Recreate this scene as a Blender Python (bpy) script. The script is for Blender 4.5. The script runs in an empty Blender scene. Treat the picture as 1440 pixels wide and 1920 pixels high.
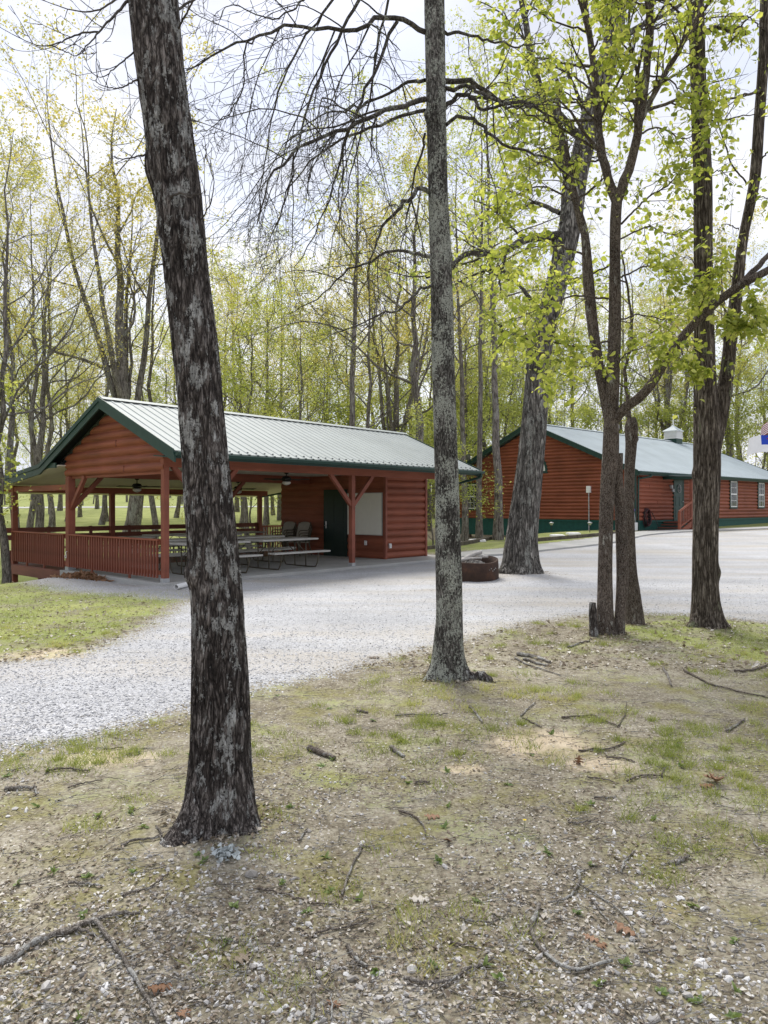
import bpy, math, random
import numpy as np
from math import radians, sin, cos, pi, atan2, sqrt

scene = bpy.context.scene
COL = scene.collection
rng = np.random.default_rng(7)
random.seed(7)

# ------------------------------------------------------------------ camera model (photo 1440 x 1920)
F = 1332.0          # focal length in photo pixels (24 mm equivalent)
CU, HV = 720.0, 950.0   # principal column, horizon row
CH = 1.62           # eye height

def at(u, v, Y):
    return np.array(((u - CU) / F * Y, Y, CH - (v - HV) / F * Y))

def on_ground(u, v, z=0.0):
    Y = (CH - z) * F / (v - HV)
    return np.array(((u - CU) / F * Y, Y, z))

# ------------------------------------------------------------------ noise in numpy
def _hash(ix, iy, iz, seed):
    h = (ix.astype(np.int64) * 374761393 + iy.astype(np.int64) * 668265263 + iz.astype(np.int64) * 2147483647 + seed * 1274126177) & 0xffffffff
    h = ((h ^ (h >> 13)) * 1274126177) & 0xffffffff
    h = (h ^ (h >> 16)) & 0xffffffff
    return h / 4294967295.0

def vnoise(x, y, z=0.0, seed=0):
    x = np.asarray(x, float); y = np.asarray(y, float); z = np.asarray(z, float) + 0 * x
    ix, iy, iz = np.floor(x), np.floor(y), np.floor(z)
    fx, fy, fz = x - ix, y - iy, z - iz
    fx = fx * fx * (3 - 2 * fx); fy = fy * fy * (3 - 2 * fy); fz = fz * fz * (3 - 2 * fz)
    r = 0
    for a in (0, 1):
        for b in (0, 1):
            for c in (0, 1):
                w = (fx if a else 1 - fx) * (fy if b else 1 - fy) * (fz if c else 1 - fz)
                r = r + w * _hash(ix + a, iy + b, iz + c, seed)
    return r

def fbm(x, y, z=0.0, seed=0, o=4):
    r, a, s = 0, 0.5, 0
    for i in range(o):
        r = r + a * vnoise(np.asarray(x) * 2**i, np.asarray(y) * 2**i, np.asarray(z) * 2**i, seed + i)
        s += a; a *= 0.5
    return r / s

def S(a, b, x):
    t = np.clip((np.asarray(x, float) - a) / (b - a), 0, 1)
    return t * t * (3 - 2 * t)

# ------------------------------------------------------------------ frames of the two buildings
P0 = np.array((-4.51, 14.63)); RP = radians(48.0)          # pavilion: near corner post, long axis
D1 = np.array((cos(RP), sin(RP))); D2 = np.array((-sin(RP), cos(RP)))
C0 = np.array((12.0, 34.0)); RC = radians(42.0)             # chapel: near corner
E1 = np.array((cos(RC), sin(RC))); E2 = np.array((-sin(RC), cos(RC)))

def pav(t, s): return P0 + t * D1 + s * D2
def chap(t, s): return C0 + t * E1 + s * E2

MOUNDS = []   # (x, y, height, radius) small swells of soil at the feet of trees
def gz(x, y, micro=True):
    x = np.asarray(x, float); y = np.asarray(y, float)
    t = (x - P0[0]) * D1[0] + (y - P0[1]) * D1[1]
    s = (x - P0[0]) * D2[0] + (y - P0[1]) * D2[1]
    z = -0.95 * S(2.4, 7.0, s) * S(-8, -3, t) * (1 - S(10, 26, s))
    z = z + 0.30 * S(12, 30, s) * (1 - S(-2, 6, x))
    z = z + 0.47 * S(19, 33, y) * S(-2, 6, x)
    z = z + 1.45 * S(36, 86, y) + 5.0 * S(95, 240, y)
    z = z - 0.08 * S(-0.5, 1.5, s) * S(-1.2, 0.3, t) * (1 - S(9, 11, t)) * (1 - S(8, 9, s))
    z = z + 0.08 * np.exp(-(((t + 0.9) / 0.8)**2 + ((s - 2.6) / 1.6)**2))
    for (mx, my, mh, mr) in MOUNDS:
        z = z + mh * np.exp(-((x - mx)**2 + (y - my)**2) / mr**2)
    if micro:
        near = 1 - S(14, 30, y)
        z = z + near * (0.05 * (fbm(x * 0.7, y * 0.7, 0, 3, 3) - 0.5) + 0.018 * (fbm(x * 5, y * 5, 0, 9, 3) - 0.5))
    return z

# ------------------------------------------------------------------ mesh helpers
def obj(name, V, faces, mats, parent=None, smooth=False, attrs=None, mi=None):
    """faces: list of (M,k) int arrays"""
    V = np.asarray(V, np.float32)
    faces = [np.asarray(f, np.int32) for f in (faces if isinstance(faces, list) else [faces]) if len(f)]
    me = bpy.data.meshes.new(name)
    me.vertices.add(len(V)); me.vertices.foreach_set('co', V.ravel())
    nl = sum(f.size for f in faces); npoly = sum(len(f) for f in faces)
    me.loops.add(nl); me.loops.foreach_set('vertex_index', np.concatenate([f.ravel() for f in faces]))
    me.polygons.add(npoly)
    tot = np.concatenate([np.full(len(f), f.shape[1], np.int32) for f in faces])
    st = np.concatenate(([0], np.cumsum(tot)[:-1])).astype(np.int32)
    me.polygons.foreach_set('loop_start', st)
    if mi is not None: me.polygons.foreach_set('material_index', np.asarray(mi, np.int32))
    me.update(calc_edges=True)
    if smooth: me.polygons.foreach_set('use_smooth', np.ones(npoly, bool))
    else: me.polygons.foreach_set('use_smooth', np.zeros(npoly, bool))
    if attrs:
        for k, (dom, arr) in attrs.items():
            a = me.attributes.new(k, 'FLOAT', dom); a.data.foreach_set('value', np.asarray(arr, np.float32))
    for m in (mats if isinstance(mats, (list, tuple)) else [mats]): me.materials.append(m)
    me.validate(clean_customdata=False)
    o = bpy.data.objects.new(name, me); COL.objects.link(o)
    if parent: o.parent = parent
    return o

class MB:
    def __init__(s): s.V = []; s.Fs = {}; s.n = 0
    def add(s, V, faces):
        V = np.asarray(V, float)
        for f in faces: 
            f = np.asarray(f)
            if f.ndim == 1: f = f[None]
            s.Fs.setdefault(f.shape[1], []).append(f + s.n)
        s.V.append(V); s.n += len(V); return s
    def box(s, x0, x1, y0, y1, z0, z1):
        V = [(x, y, z) for z in (z0, z1) for y in (y0, y1) for x in (x0, x1)]
        return s.add(V, [np.array([(0,2,3,1),(4,5,7,6),(0,1,5,4),(2,6,7,3),(0,4,6,2),(1,3,7,5)])])
    def bar(s, a, b, w, h, up=(0, 0, 1), over=0.0):
        """rectangular bar from a to b, w across, h along 'up'"""
        a = np.array(a, float); b = np.array(b, float); d = b - a; d /= np.linalg.norm(d)
        a = a - d * over; b = b + d * over
        up = np.array(up, float); sd = np.cross(d, up); sd /= np.linalg.norm(sd); up = np.cross(sd, d)
        V = [p + sd * w / 2 * i + up * h / 2 * j for p in (a, b) for (i, j) in ((-1,-1),(1,-1),(1,1),(-1,1))]
        return s.add(V, [np.array([(0,1,2,3),(7,6,5,4),(0,4,5,1),(1,5,6,2),(2,6,7,3),(3,7,4,0)])])
    def tube(s, pts, r, sides=8, caps=True):
        pts = np.asarray(pts, float); r = np.broadcast_to(np.asarray(r, float), (len(pts),))
        V, Fq = tubes(pts[None], r[None], sides)
        fs = [Fq]
        if caps: fs += [np.arange(sides)[::-1][None], (np.arange(sides) + (len(pts) - 1) * sides)[None]]
        return s.add(V, fs)
    def lathe(s, prof, sides=16, o=(0, 0, 0)):
        """prof: list of (r, z)"""
        a = np.linspace(0, 2 * pi, sides, endpoint=False); V = []
        for (r, z) in prof: V += [(o[0] + r * cos(t), o[1] + r * sin(t), o[2] + z) for t in a]
        n = len(prof); i, j = np.meshgrid(np.arange(n - 1), np.arange(sides), indexing='ij'); k = (j + 1) % sides
        Fq = np.stack((i * sides + j, i * sides + k, (i + 1) * sides + k, (i + 1) * sides + j), -1).reshape(-1, 4)
        return s.add(V, [Fq, np.arange(sides)[::-1][None], (np.arange(sides) + (n - 1) * sides)[None]])
    def prism(s, poly, axis, a, b):
        """poly of (p,q) extruded along axis 'x': (p,q)=(y,z); 'y': (x,z); 'z': (x,y)"""
        V = []
        for c in (a, b):
            for (p, q) in poly: V.append({'x': (c, p, q), 'y': (p, c, q), 'z': (p, q, c)}[axis])
        n = len(poly); k = np.arange(n); k2 = (k + 1) % n
        return s.add(V, [np.stack((k, k2, k2 + n, k + n), -1), k[::-1][None], (k + n)[None]])
    def build(s, name, m, parent=None, smooth=False, bevel=0.0):
        o = obj(name, np.concatenate(s.V), [np.concatenate(f) for f in s.Fs.values()], m, parent, smooth)
        if bevel:
            b = o.modifiers.new('edge', 'BEVEL'); b.width = bevel; b.segments = 2; b.limit_method = 'ANGLE'
        return o

def tubes(P, R, sides):
    """P (B,N,3), R (B,N) -> V, quads"""
    P = np.asarray(P, float); R = np.asarray(R, float); B, N, _ = P.shape
    T = np.gradient(P, axis=1); T /= np.linalg.norm(T, axis=2, keepdims=True) + 1e-9
    m = P[:, -1] - P[:, 0]; m /= np.linalg.norm(m, axis=1, keepdims=True) + 1e-9
    ref = np.where(np.abs(m[:, 2:3]) < 0.75, np.array((0., 0., 1.)), np.array((1., 0., 0.)))
    ref = np.repeat(ref[:, None], N, 1)
    A = np.cross(T, ref); A /= np.linalg.norm(A, axis=2, keepdims=True) + 1e-9
    Bn = np.cross(T, A)
    a = np.linspace(0, 2 * pi, sides, endpoint=False)
    V = P[:, :, None] + R[:, :, None, None] * (np.cos(a)[:, None] * A[:, :, None] + np.sin(a)[:, None] * Bn[:, :, None])
    b, i, j = np.meshgrid(np.arange(B), np.arange(N - 1), np.arange(sides), indexing='ij'); k = (j + 1) % sides
    base = b * N * sides
    Fq = np.stack((base + i * sides + j, base + i * sides + k, base + (i + 1) * sides + k, base + (i + 1) * sides + j), -1).reshape(-1, 4)
    return V.reshape(-1, 3), Fq

class Soup:
    def __init__(s): s.V = []; s.F = []; s.n = 0
    def add(s, V, Fq): s.V.append(V); s.F.append(Fq + s.n); s.n += len(V)
    def tubes(s, P, R, sides): s.add(*tubes(P, R, sides))
    def build(s, name, m, parent=None, smooth=True): return obj(name, np.concatenate(s.V), [np.concatenate(s.F)], m, parent, smooth)

def tag(o, label=None, cat=None, group=None, kind=None):
    if label: o['label'] = label
    if cat: o['category'] = cat
    if group: o['group'] = group
    if kind: o['kind'] = kind
    return o

def thing(name, label, cat, loc=(0, 0, 0), rz=0.0, group=None):
    o = bpy.data.objects.new(name, None); COL.objects.link(o); o.empty_display_size = 0.2
    o.location = loc; o.rotation_euler = (0, 0, rz)
    return tag(o, label, cat, group)

def copy_tree(o, parent=None):
    c = o.copy(); COL.objects.link(c)
    if parent: c.parent = parent
    for ch in list(o.children): copy_tree(ch, c)
    return c

# ------------------------------------------------------------------ materials
class NT:
    def __init__(s, name):
        s.m = bpy.data.materials.new(name); s.m.use_nodes = True; s.t = s.m.node_tree; s.t.nodes.clear()
        s.out = s.n('ShaderNodeOutputMaterial')
    def n(s, typ, ins=None, **kw):
        nd = s.t.nodes.new(typ)
        for k, v in kw.items(): setattr(nd, k, v)
        for k, v in (ins or {}).items(): s.set(nd.inputs[k], v)
        return nd
    def set(s, sock, v):
        if hasattr(v, 'is_linked'): s.t.links.new(v, sock)
        else: sock.default_value = v
    def math(s, op, a, b=0.0, clamp=False):
        nd = s.n('ShaderNodeMath', operation=op, use_clamp=clamp); s.set(nd.inputs[0], a); s.set(nd.inputs[1], b); return nd.outputs[0]
    def mix(s, f, a, b, bt='MIX'):
        nd = s.n('ShaderNodeMix', data_type='RGBA', blend_type=bt)
        s.set(nd.inputs[0], f); s.set(nd.inputs[6], a); s.set(nd.inputs[7], b); return nd.outputs[2]
    def ramp(s, f, *stops, interp='LINEAR'):
        nd = s.n('ShaderNodeValToRGB'); s.set(nd.inputs[0], f); cr = nd.color_ramp; cr.interpolation = interp
        while len(cr.elements) < len(stops): cr.elements.new(0.5)
        for e, (p, c) in zip(cr.elements, stops):
            e.position = p; e.color = c if isinstance(c, tuple) and len(c) == 4 else ((c + (1,)) if isinstance(c, tuple) else (c, c, c, 1))
        return nd.outputs[0]
    def coord(s, scale=(1, 1, 1), kind='Object', rot=(0, 0, 0)):
        tc = s.n('ShaderNodeTexCoord'); mp = s.n('ShaderNodeMapping', {'Scale': scale, 'Rotation': rot}); s.t.links.new(tc.outputs[kind], mp.inputs[0]); return mp.outputs[0]
    def noise(s, vec, scale, detail=4, rough=0.55, out=0, dist=0.0):
        nd = s.n('ShaderNodeTexNoise', {'Scale': scale, 'Detail': detail, 'Roughness': rough, 'Distortion': dist}); s.t.links.new(vec, nd.inputs['Vector']); return nd.outputs[out]
    def vor(s, vec, scale, feature='F1', out='Distance', rnd=1.0):
        nd = s.n('ShaderNodeTexVoronoi', {'Scale': scale, 'Randomness': rnd}, feature=feature); s.t.links.new(vec, nd.inputs['Vector']); return nd.outputs[out]
    def bump(s, h, strength=0.5, dist=0.01, normal=None):
        nd = s.n('ShaderNodeBump', {'Strength': strength, 'Distance': dist, 'Height': h})
        if normal is not None: s.set(nd.inputs['Normal'], normal)
        return nd.outputs[0]
    def bsdf(s, col, rough=0.8, metal=0.0, normal=None, spec=0.3):
        p = s.n('ShaderNodeBsdfPrincipled'); s.set(p.inputs['Base Color'], col); s.set(p.inputs['Roughness'], rough); s.set(p.inputs['Metallic'], metal)
        p.inputs['Specular IOR Level'].default_value = spec
        if normal is not None: s.set(p.inputs['Normal'], normal)
        s.t.links.new(p.outputs[0], s.out.inputs[0]); return p

def c4(c): return tuple(c) + (1,)

def m_plain(name, col, rough=0.6, metal=0.0, var=0.15, scale=6.0, spec=0.3, bump=0.15):
    t = NT(name); v = t.coord()
    n = t.noise(v, scale, 5)
    lo = tuple(x * (1 - var) for x in col); hi = tuple(min(1, x * (1 + var)) for x in col)
    c = t.ramp(n, (0.3, lo), (0.7, hi))
    t.bsdf(c, rough, metal, t.bump(t.noise(v, scale * 8, 3), bump, 0.004), spec); return t.m

def m_wood(name, col, var=0.3, axis=0, rough=0.6, spec=0.3):
    t = NT(name)
    sc = [14, 14, 14]; sc[axis] = 0.9
    g = t.noise(t.coord(tuple(sc)), 2.0, 5, 0.6)
    b = t.noise(t.coord(), 0.9, 4)
    brd = t.noise(t.coord((0.25, 0.25, 4.6)), 1.0, 1, 0.5)
    f = t.math('ADD', t.math('MULTIPLY', g, 0.36), t.math('ADD', t.math('MULTIPLY', b, 0.32), t.math('MULTIPLY', brd, 0.32)))
    c = t.ramp(f, (0.36, tuple(x * (1 - var) for x in col)), (0.64, tuple(x * (1 + var) for x in col)))
    t.bsdf(c, rough, 0, t.bump(g, 0.25, 0.006), spec); return t.m

RED = (0.255, 0.078, 0.043)
M = {}
M['red_x'] = m_wood('red_stained_wood_x', RED, 0.34, 0)
M['red_y'] = m_wood('red_stained_wood_y', RED, 0.34, 1)
M['red_z'] = m_wood('red_stained_wood_z', (0.235, 0.075, 0.047), 0.25, 2)
M['deckred'] = m_wood('deck_stain', (0.185, 0.066, 0.047), 0.3, 1)
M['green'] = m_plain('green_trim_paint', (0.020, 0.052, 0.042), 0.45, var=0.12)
M['shadesoffit'] = m_plain('shaded_green_soffit', (0.006, 0.010, 0.009), 0.7, var=0.2)  # trim green taken near black, putting the overhang's shade into the colour
M['skirt'] = m_plain('green_skirting_paint', (0.012, 0.075, 0.062), 0.6, var=0.2)
M['cream'] = m_plain('cream_ceiling_panel', (0.66, 0.62, 0.54), 0.7, var=0.06)
M['white'] = m_plain('white_vinyl', (0.78, 0.78, 0.77), 0.45, var=0.04)
M['board'] = m_plain('whiteboard_surface', (0.72, 0.70, 0.62), 0.35, var=0.03)
M['plastic'] = m_plain('moulded_grey_plastic', (0.46, 0.45, 0.42), 0.55, var=0.08)
M['bronze'] = m_plain('bronze_tube', (0.10, 0.085, 0.06), 0.45, var=0.1)
M['black'] = m_plain('dark_metal', (0.012, 0.012, 0.012), 0.45, var=0.1)
M['doorgreen'] = m_plain('dark_green_door', (0.008, 0.022, 0.018), 0.4, var=0.1)
M['doorteal'] = m_plain('teal_green_door', (0.010, 0.050, 0.042), 0.4, var=0.1)
M['chairfab'] = m_plain('beige_chair_sling', (0.33, 0.30, 0.25), 0.8, var=0.1)
M['steel'] = m_plain('steel', (0.5, 0.5, 0.5), 0.35, 0.9)
M['galv'] = m_plain('galvanised', (0.42, 0.43, 0.44), 0.5, 0.4)
M['timber'] = m_plain('weathered_timber', (0.10, 0.085, 0.065), 0.85, var=0.4)
M['hose'] = m_plain('dark_rubber', (0.03, 0.025, 0.025), 0.5)
M['hosered'] = m_plain('maroon_hose', (0.10, 0.02, 0.025), 0.5)
M['blue'] = m_plain('flag_blue', (0.02, 0.06, 0.42), 0.7, var=0.05)
M['purple'] = m_plain('purple_plastic', (0.06, 0.03, 0.22), 0.5)
M['ash'] = m_plain('pale_ash_wood', (0.38, 0.36, 0.34), 0.9, var=0.3, scale=20)
M['lamp'] = m_plain('frosted_lamp_glass', (0.7, 0.68, 0.62), 0.3, var=0.02)

def m_concrete():
    t = NT('concrete'); v = t.coord()
    n = t.noise(v, 1.3, 6); n2 = t.noise(v, 40, 4)
    c = t.mix(0.35, t.ramp(n, (0.3, (0.30, 0.30, 0.285)), (0.7, (0.46, 0.455, 0.43))), t.ramp(n2, (0.3, 0.25), (0.7, 0.5)))
    t.bsdf(c, 0.85, 0, t.bump(n2, 0.25, 0.006)); return t.m
M['concrete'] = m_concrete()

def m_roof(name, col):
    t = NT(name); v = t.coord()
    n = t.noise(v, 0.7, 5); n2 = t.noise(t.coord((30, 1.5, 1.5)), 1, 4)
    f = t.math('ADD', t.math('MULTIPLY', n, 0.6), t.math('MULTIPLY', n2, 0.4))
    c = t.ramp(f, (0.3, tuple(x * 0.82 for x in col)), (0.7, tuple(x * 1.1 for x in col)))
    t.bsdf(c, 0.58, 0.0, t.bump(n, 0.06, 0.02), 0.25); return t.m
M['roof'] = m_roof('pale_green_metal_roof', (0.37, 0.40, 0.385))
M['roof2'] = m_roof('pale_blue_metal_roof', (0.41, 0.465, 0.485))

def m_glass():
    t = NT('window_glass'); p = t.bsdf((0.012, 0.015, 0.018, 1), 0.08, 0, None, 0.35); return t.m
M['glass'] = m_glass()

def m_rust():
    t = NT('rusty_steel'); v = t.coord()
    n = t.noise(v, 5, 6, 0.65); n2 = t.noise(v, 28, 4)
    c = t.ramp(n, (0.3, (0.030, 0.020, 0.016)), (0.55, (0.060, 0.034, 0.024)), (0.75, (0.11, 0.052, 0.030)))
    t.bsdf(c, 0.8, 0.2, t.bump(n2, 0.3, 0.004)); return t.m
M['rust'] = m_rust()

def m_bark(name, dark, mid, light, lich, amount, sx=16.0, stretch=0.10, bd=0.02, lscale=7.0, spots=0.0, lstretch=0.35, fine=1.0, cw=0.075, sth=0.44, big=0.30, tr=(0.68, 1.25)):
    """fissured bark: stretched noise whose mid-value contour lines become cracks, with lichen islands"""
    t = NT(name); w = t.coord()
    mp = t.n('ShaderNodeMapping', {'Scale': (1, 1, stretch)}); t.t.links.new(w, mp.inputs[0])
    a = t.noise(mp.outputs[0], sx, 3, 0.5, dist=0.6); b = t.noise(mp.outputs[0], sx * 2.3, 5, 0.62, dist=0.4)
    ca = t.math('ABSOLUTE', t.math('SUBTRACT', a, 0.5)); cb = t.math('ABSOLUTE', t.math('SUBTRACT', b, 0.5))
    crack = t.math('MULTIPLY', t.ramp(ca, (0.0, 0.0), (cw, 1.0)), t.ramp(cb, (0.0, 0.35), (0.05, 1.0)))
    rough = t.noise(t.coord((1, 1, 0.45)), 70.0 * fine, 5, 0.7)
    h = t.math('ADD', t.math('MULTIPLY', crack, 0.55), t.math('MULTIPLY', rough, 0.45))
    c = t.ramp(h, (0.18, dark), (0.50, mid), (0.86, light))
    tone = t.noise(w, 2.2, 5, 0.6)
    c = t.mix(1.0, c, t.ramp(tone, (0.32, (tr[0], tr[0] * 0.97, tr[0] * 0.95)), (0.68, (tr[1], tr[1] * 0.99, tr[1] * 0.98))), 'MULTIPLY')
    lv = t.coord((1, 1, lstretch))
    big = t.noise(lv, lscale * big, 4, 0.6); ln = t.noise(lv, lscale, 8, 0.72)
    lm = t.math('ADD', t.math('MULTIPLY', big, 0.5), t.math('MULTIPLY', ln, 0.5))
    th = 0.60 - amount * 0.20
    lm = t.ramp(lm, (th, 0.0), (th + 0.03, 1.0))
    speck = t.noise(w, 90.0, 4, 0.7)
    lm = t.math('MULTIPLY', lm, t.ramp(t.math('ADD', speck, t.math('MULTIPLY', crack, 0.12)), (sth, 0.0), (sth + 0.10, 1.0)))
    c = t.mix(t.math('MULTIPLY', lm, 0.92), c, t.mix(t.noise(w, 14, 4), c4(tuple(x * 1.2 for x in lich)), c4(tuple(x * 0.6 for x in lich))))
    if spots:
        sp = t.vor(w, 85.0, 'F1'); spm = t.math('LESS_THAN', sp, 0.22 * spots)
        c = t.mix(t.math('MULTIPLY', spm, 0.7), c, c4(lich))
    hh = t.math('ADD', h, t.math('MULTIPLY', lm, 0.12))
    t.bsdf(c, 0.95, 0, t.bump(hh, 0.9, bd), 0.1); return t.m
M['barkA'] = m_bark('dark_plated_bark', (0.013, 0.012, 0.012), (0.118, 0.102, 0.094), (0.29, 0.265, 0.25), (0.55, 0.55, 0.53), 0.40, 32, 0.19, 0.035, 34.0, lstretch=0.45, cw=0.11, sth=0.43, big=0.30, tr=(0.52, 1.35))
M['barkB'] = m_bark('grey_lichened_bark', (0.014, 0.013, 0.012), (0.105, 0.100, 0.091), (0.29, 0.28, 0.26), (0.52, 0.54, 0.47), 0.52, 50, 0.22, 0.015, 60.0, lstretch=0.7, cw=0.11, sth=0.45, big=0.08, tr=(0.55, 1.35))
M['barkC'] = m_bark('furrowed_oak_bark', (0.016, 0.015, 0.014), (0.175, 0.165, 0.150), (0.42, 0.40, 0.37), (0.42, 0.42, 0.38), 0.30, 14, 0.13, 0.06, 12.0, fine=0.5, cw=0.14)
M['barkD'] = m_bark('brown_speckled_bark', (0.028, 0.021, 0.017), (0.100, 0.080, 0.067), (0.20, 0.168, 0.145), (0.40, 0.39, 0.35), 0.08, 46, 0.3, 0.008, 20.0, 1.0)
M['barkE'] = m_bark('ridged_grey_brown_bark', (0.020, 0.016, 0.013), (0.150, 0.126, 0.104), (0.35, 0.31, 0.265), (0.27, 0.29, 0.18), 0.12, 30, 0.085, 0.035, 9.0, fine=0.7, cw=0.12)
M['barkG'] = m_bark('far_grey_bark', (0.045, 0.040, 0.036), (0.185, 0.165, 0.147), (0.33, 0.305, 0.28), (0.34, 0.34, 0.30), 0.3, 14, 0.12, 0.03, 5.0, fine=0.3)
M['barkH'] = m_bark('bough_bark', (0.020, 0.018, 0.016), (0.070, 0.063, 0.055), (0.16, 0.15, 0.13), (0.34, 0.35, 0.29), 0.30, 40, 0.6, 0.008, 22.0, lstretch=1.0)
M['twig'] = m_plain('twig_bark', (0.075, 0.066, 0.060), 0.9, var=0.4, scale=12)
M['stickgrey'] = m_bark('fallen_stick_bark', (0.07, 0.06, 0.05), (0.20, 0.18, 0.155), (0.36, 0.34, 0.31), (0.50, 0.50, 0.47), 0.45, 60, 1.0, 0.004, 24.0, lstretch=1.0)
M['stickdark'] = m_bark('dark_stick_bark', (0.045, 0.038, 0.032), (0.155, 0.132, 0.112), (0.29, 0.255, 0.22), (0.35, 0.35, 0.33), 0.1, 60, 1.0, 0.004, 24.0, lstretch=1.0)

def m_leaf(name, *stops, trans=0.45):
    t = NT(name)
    a = t.n('ShaderNodeAttribute', attribute_name='rnd').outputs['Fac']
    c = t.ramp(a, *stops)
    d = t.n('ShaderNodeBsdfPrincipled'); t.set(d.inputs['Base Color'], c); d.inputs['Roughness'].default_value = 0.55; d.inputs['Specular IOR Level'].default_value = 0.25
    tr = t.n('ShaderNodeBsdfTranslucent'); t.set(tr.inputs[0], t.mix(1.0, c, (1.25, 1.2, 0.6, 1), 'MULTIPLY'))
    mx = t.n('ShaderNodeMixShader', {0: trans}); t.t.links.new(d.outputs[0], mx.inputs[1]); t.t.links.new(tr.outputs[0], mx.inputs[2])
    t.t.links.new(mx.outputs[0], t.out.inputs[0]); return t.m
M['leafD'] = m_leaf('fresh_green_leaf', (0.0, (0.20, 0.26, 0.055)), (0.5, (0.37, 0.43, 0.11)), (1.0, (0.56, 0.59, 0.22)), trans=0.60)
M['leafY'] = m_leaf('yellow_green_leaf', (0.0, (0.31, 0.31, 0.10)), (0.5, (0.50, 0.47, 0.19)), (1.0, (0.66, 0.58, 0.31)), trans=0.55)
M['leafG'] = m_leaf('spring_green_leaf', (0.0, (0.22, 0.28, 0.08)), (0.5, (0.41, 0.46, 0.15)), (1.0, (0.60, 0.62, 0.27)), trans=0.55)
M['leafO'] = m_leaf('olive_leaf', (0.0, (0.27, 0.285, 0.10)), (0.5, (0.46, 0.46, 0.185)), (1.0, (0.64, 0.60, 0.31)), trans=0.55)
M['grass'] = m_leaf('grass_blade', (0.0, (0.19, 0.235, 0.065)), (0.5, (0.33, 0.38, 0.125)), (0.85, (0.47, 0.49, 0.21)), (1.0, (0.60, 0.54, 0.34)), trans=0.35)
M['litter'] = m_leaf('dead_leaf_litter', (0.0, (0.12, 0.09, 0.062)), (0.35, (0.28, 0.225, 0.165)), (0.7, (0.47, 0.42, 0.35)), (1.0, (0.68, 0.65, 0.60)), trans=0.1)
M['brownleaf'] = m_leaf('brown_oak_leaf', (0.0, (0.22, 0.115, 0.06)), (1.0, (0.36, 0.22, 0.14)), trans=0.15)
M['weed'] = m_leaf('weed_leaf', (0.0, (0.13, 0.19, 0.065)), (1.0, (0.26, 0.33, 0.13)), trans=0.3)
def m_pebble():
    t = NT('limestone_pebble'); a = t.n('ShaderNodeAttribute', attribute_name='rnd').outputs['Fac']
    c = t.ramp(a, (0.0, (0.28, 0.26, 0.235)), (0.55, (0.48, 0.465, 0.445)), (1.0, (0.72, 0.715, 0.70)))
    t.bsdf(c, 0.85, 0, t.bump(t.noise(t.coord(), 90, 3), 0.3, 0.003)); return t.m
M['pebble'] = m_pebble()
M['gravelstone'] = m_leaf('crushed_grey_stone', (0.0, (0.32, 0.32, 0.325)), (0.5, (0.50, 0.50, 0.51)), (1.0, (0.70, 0.70, 0.715)), trans=0.0)

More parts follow.
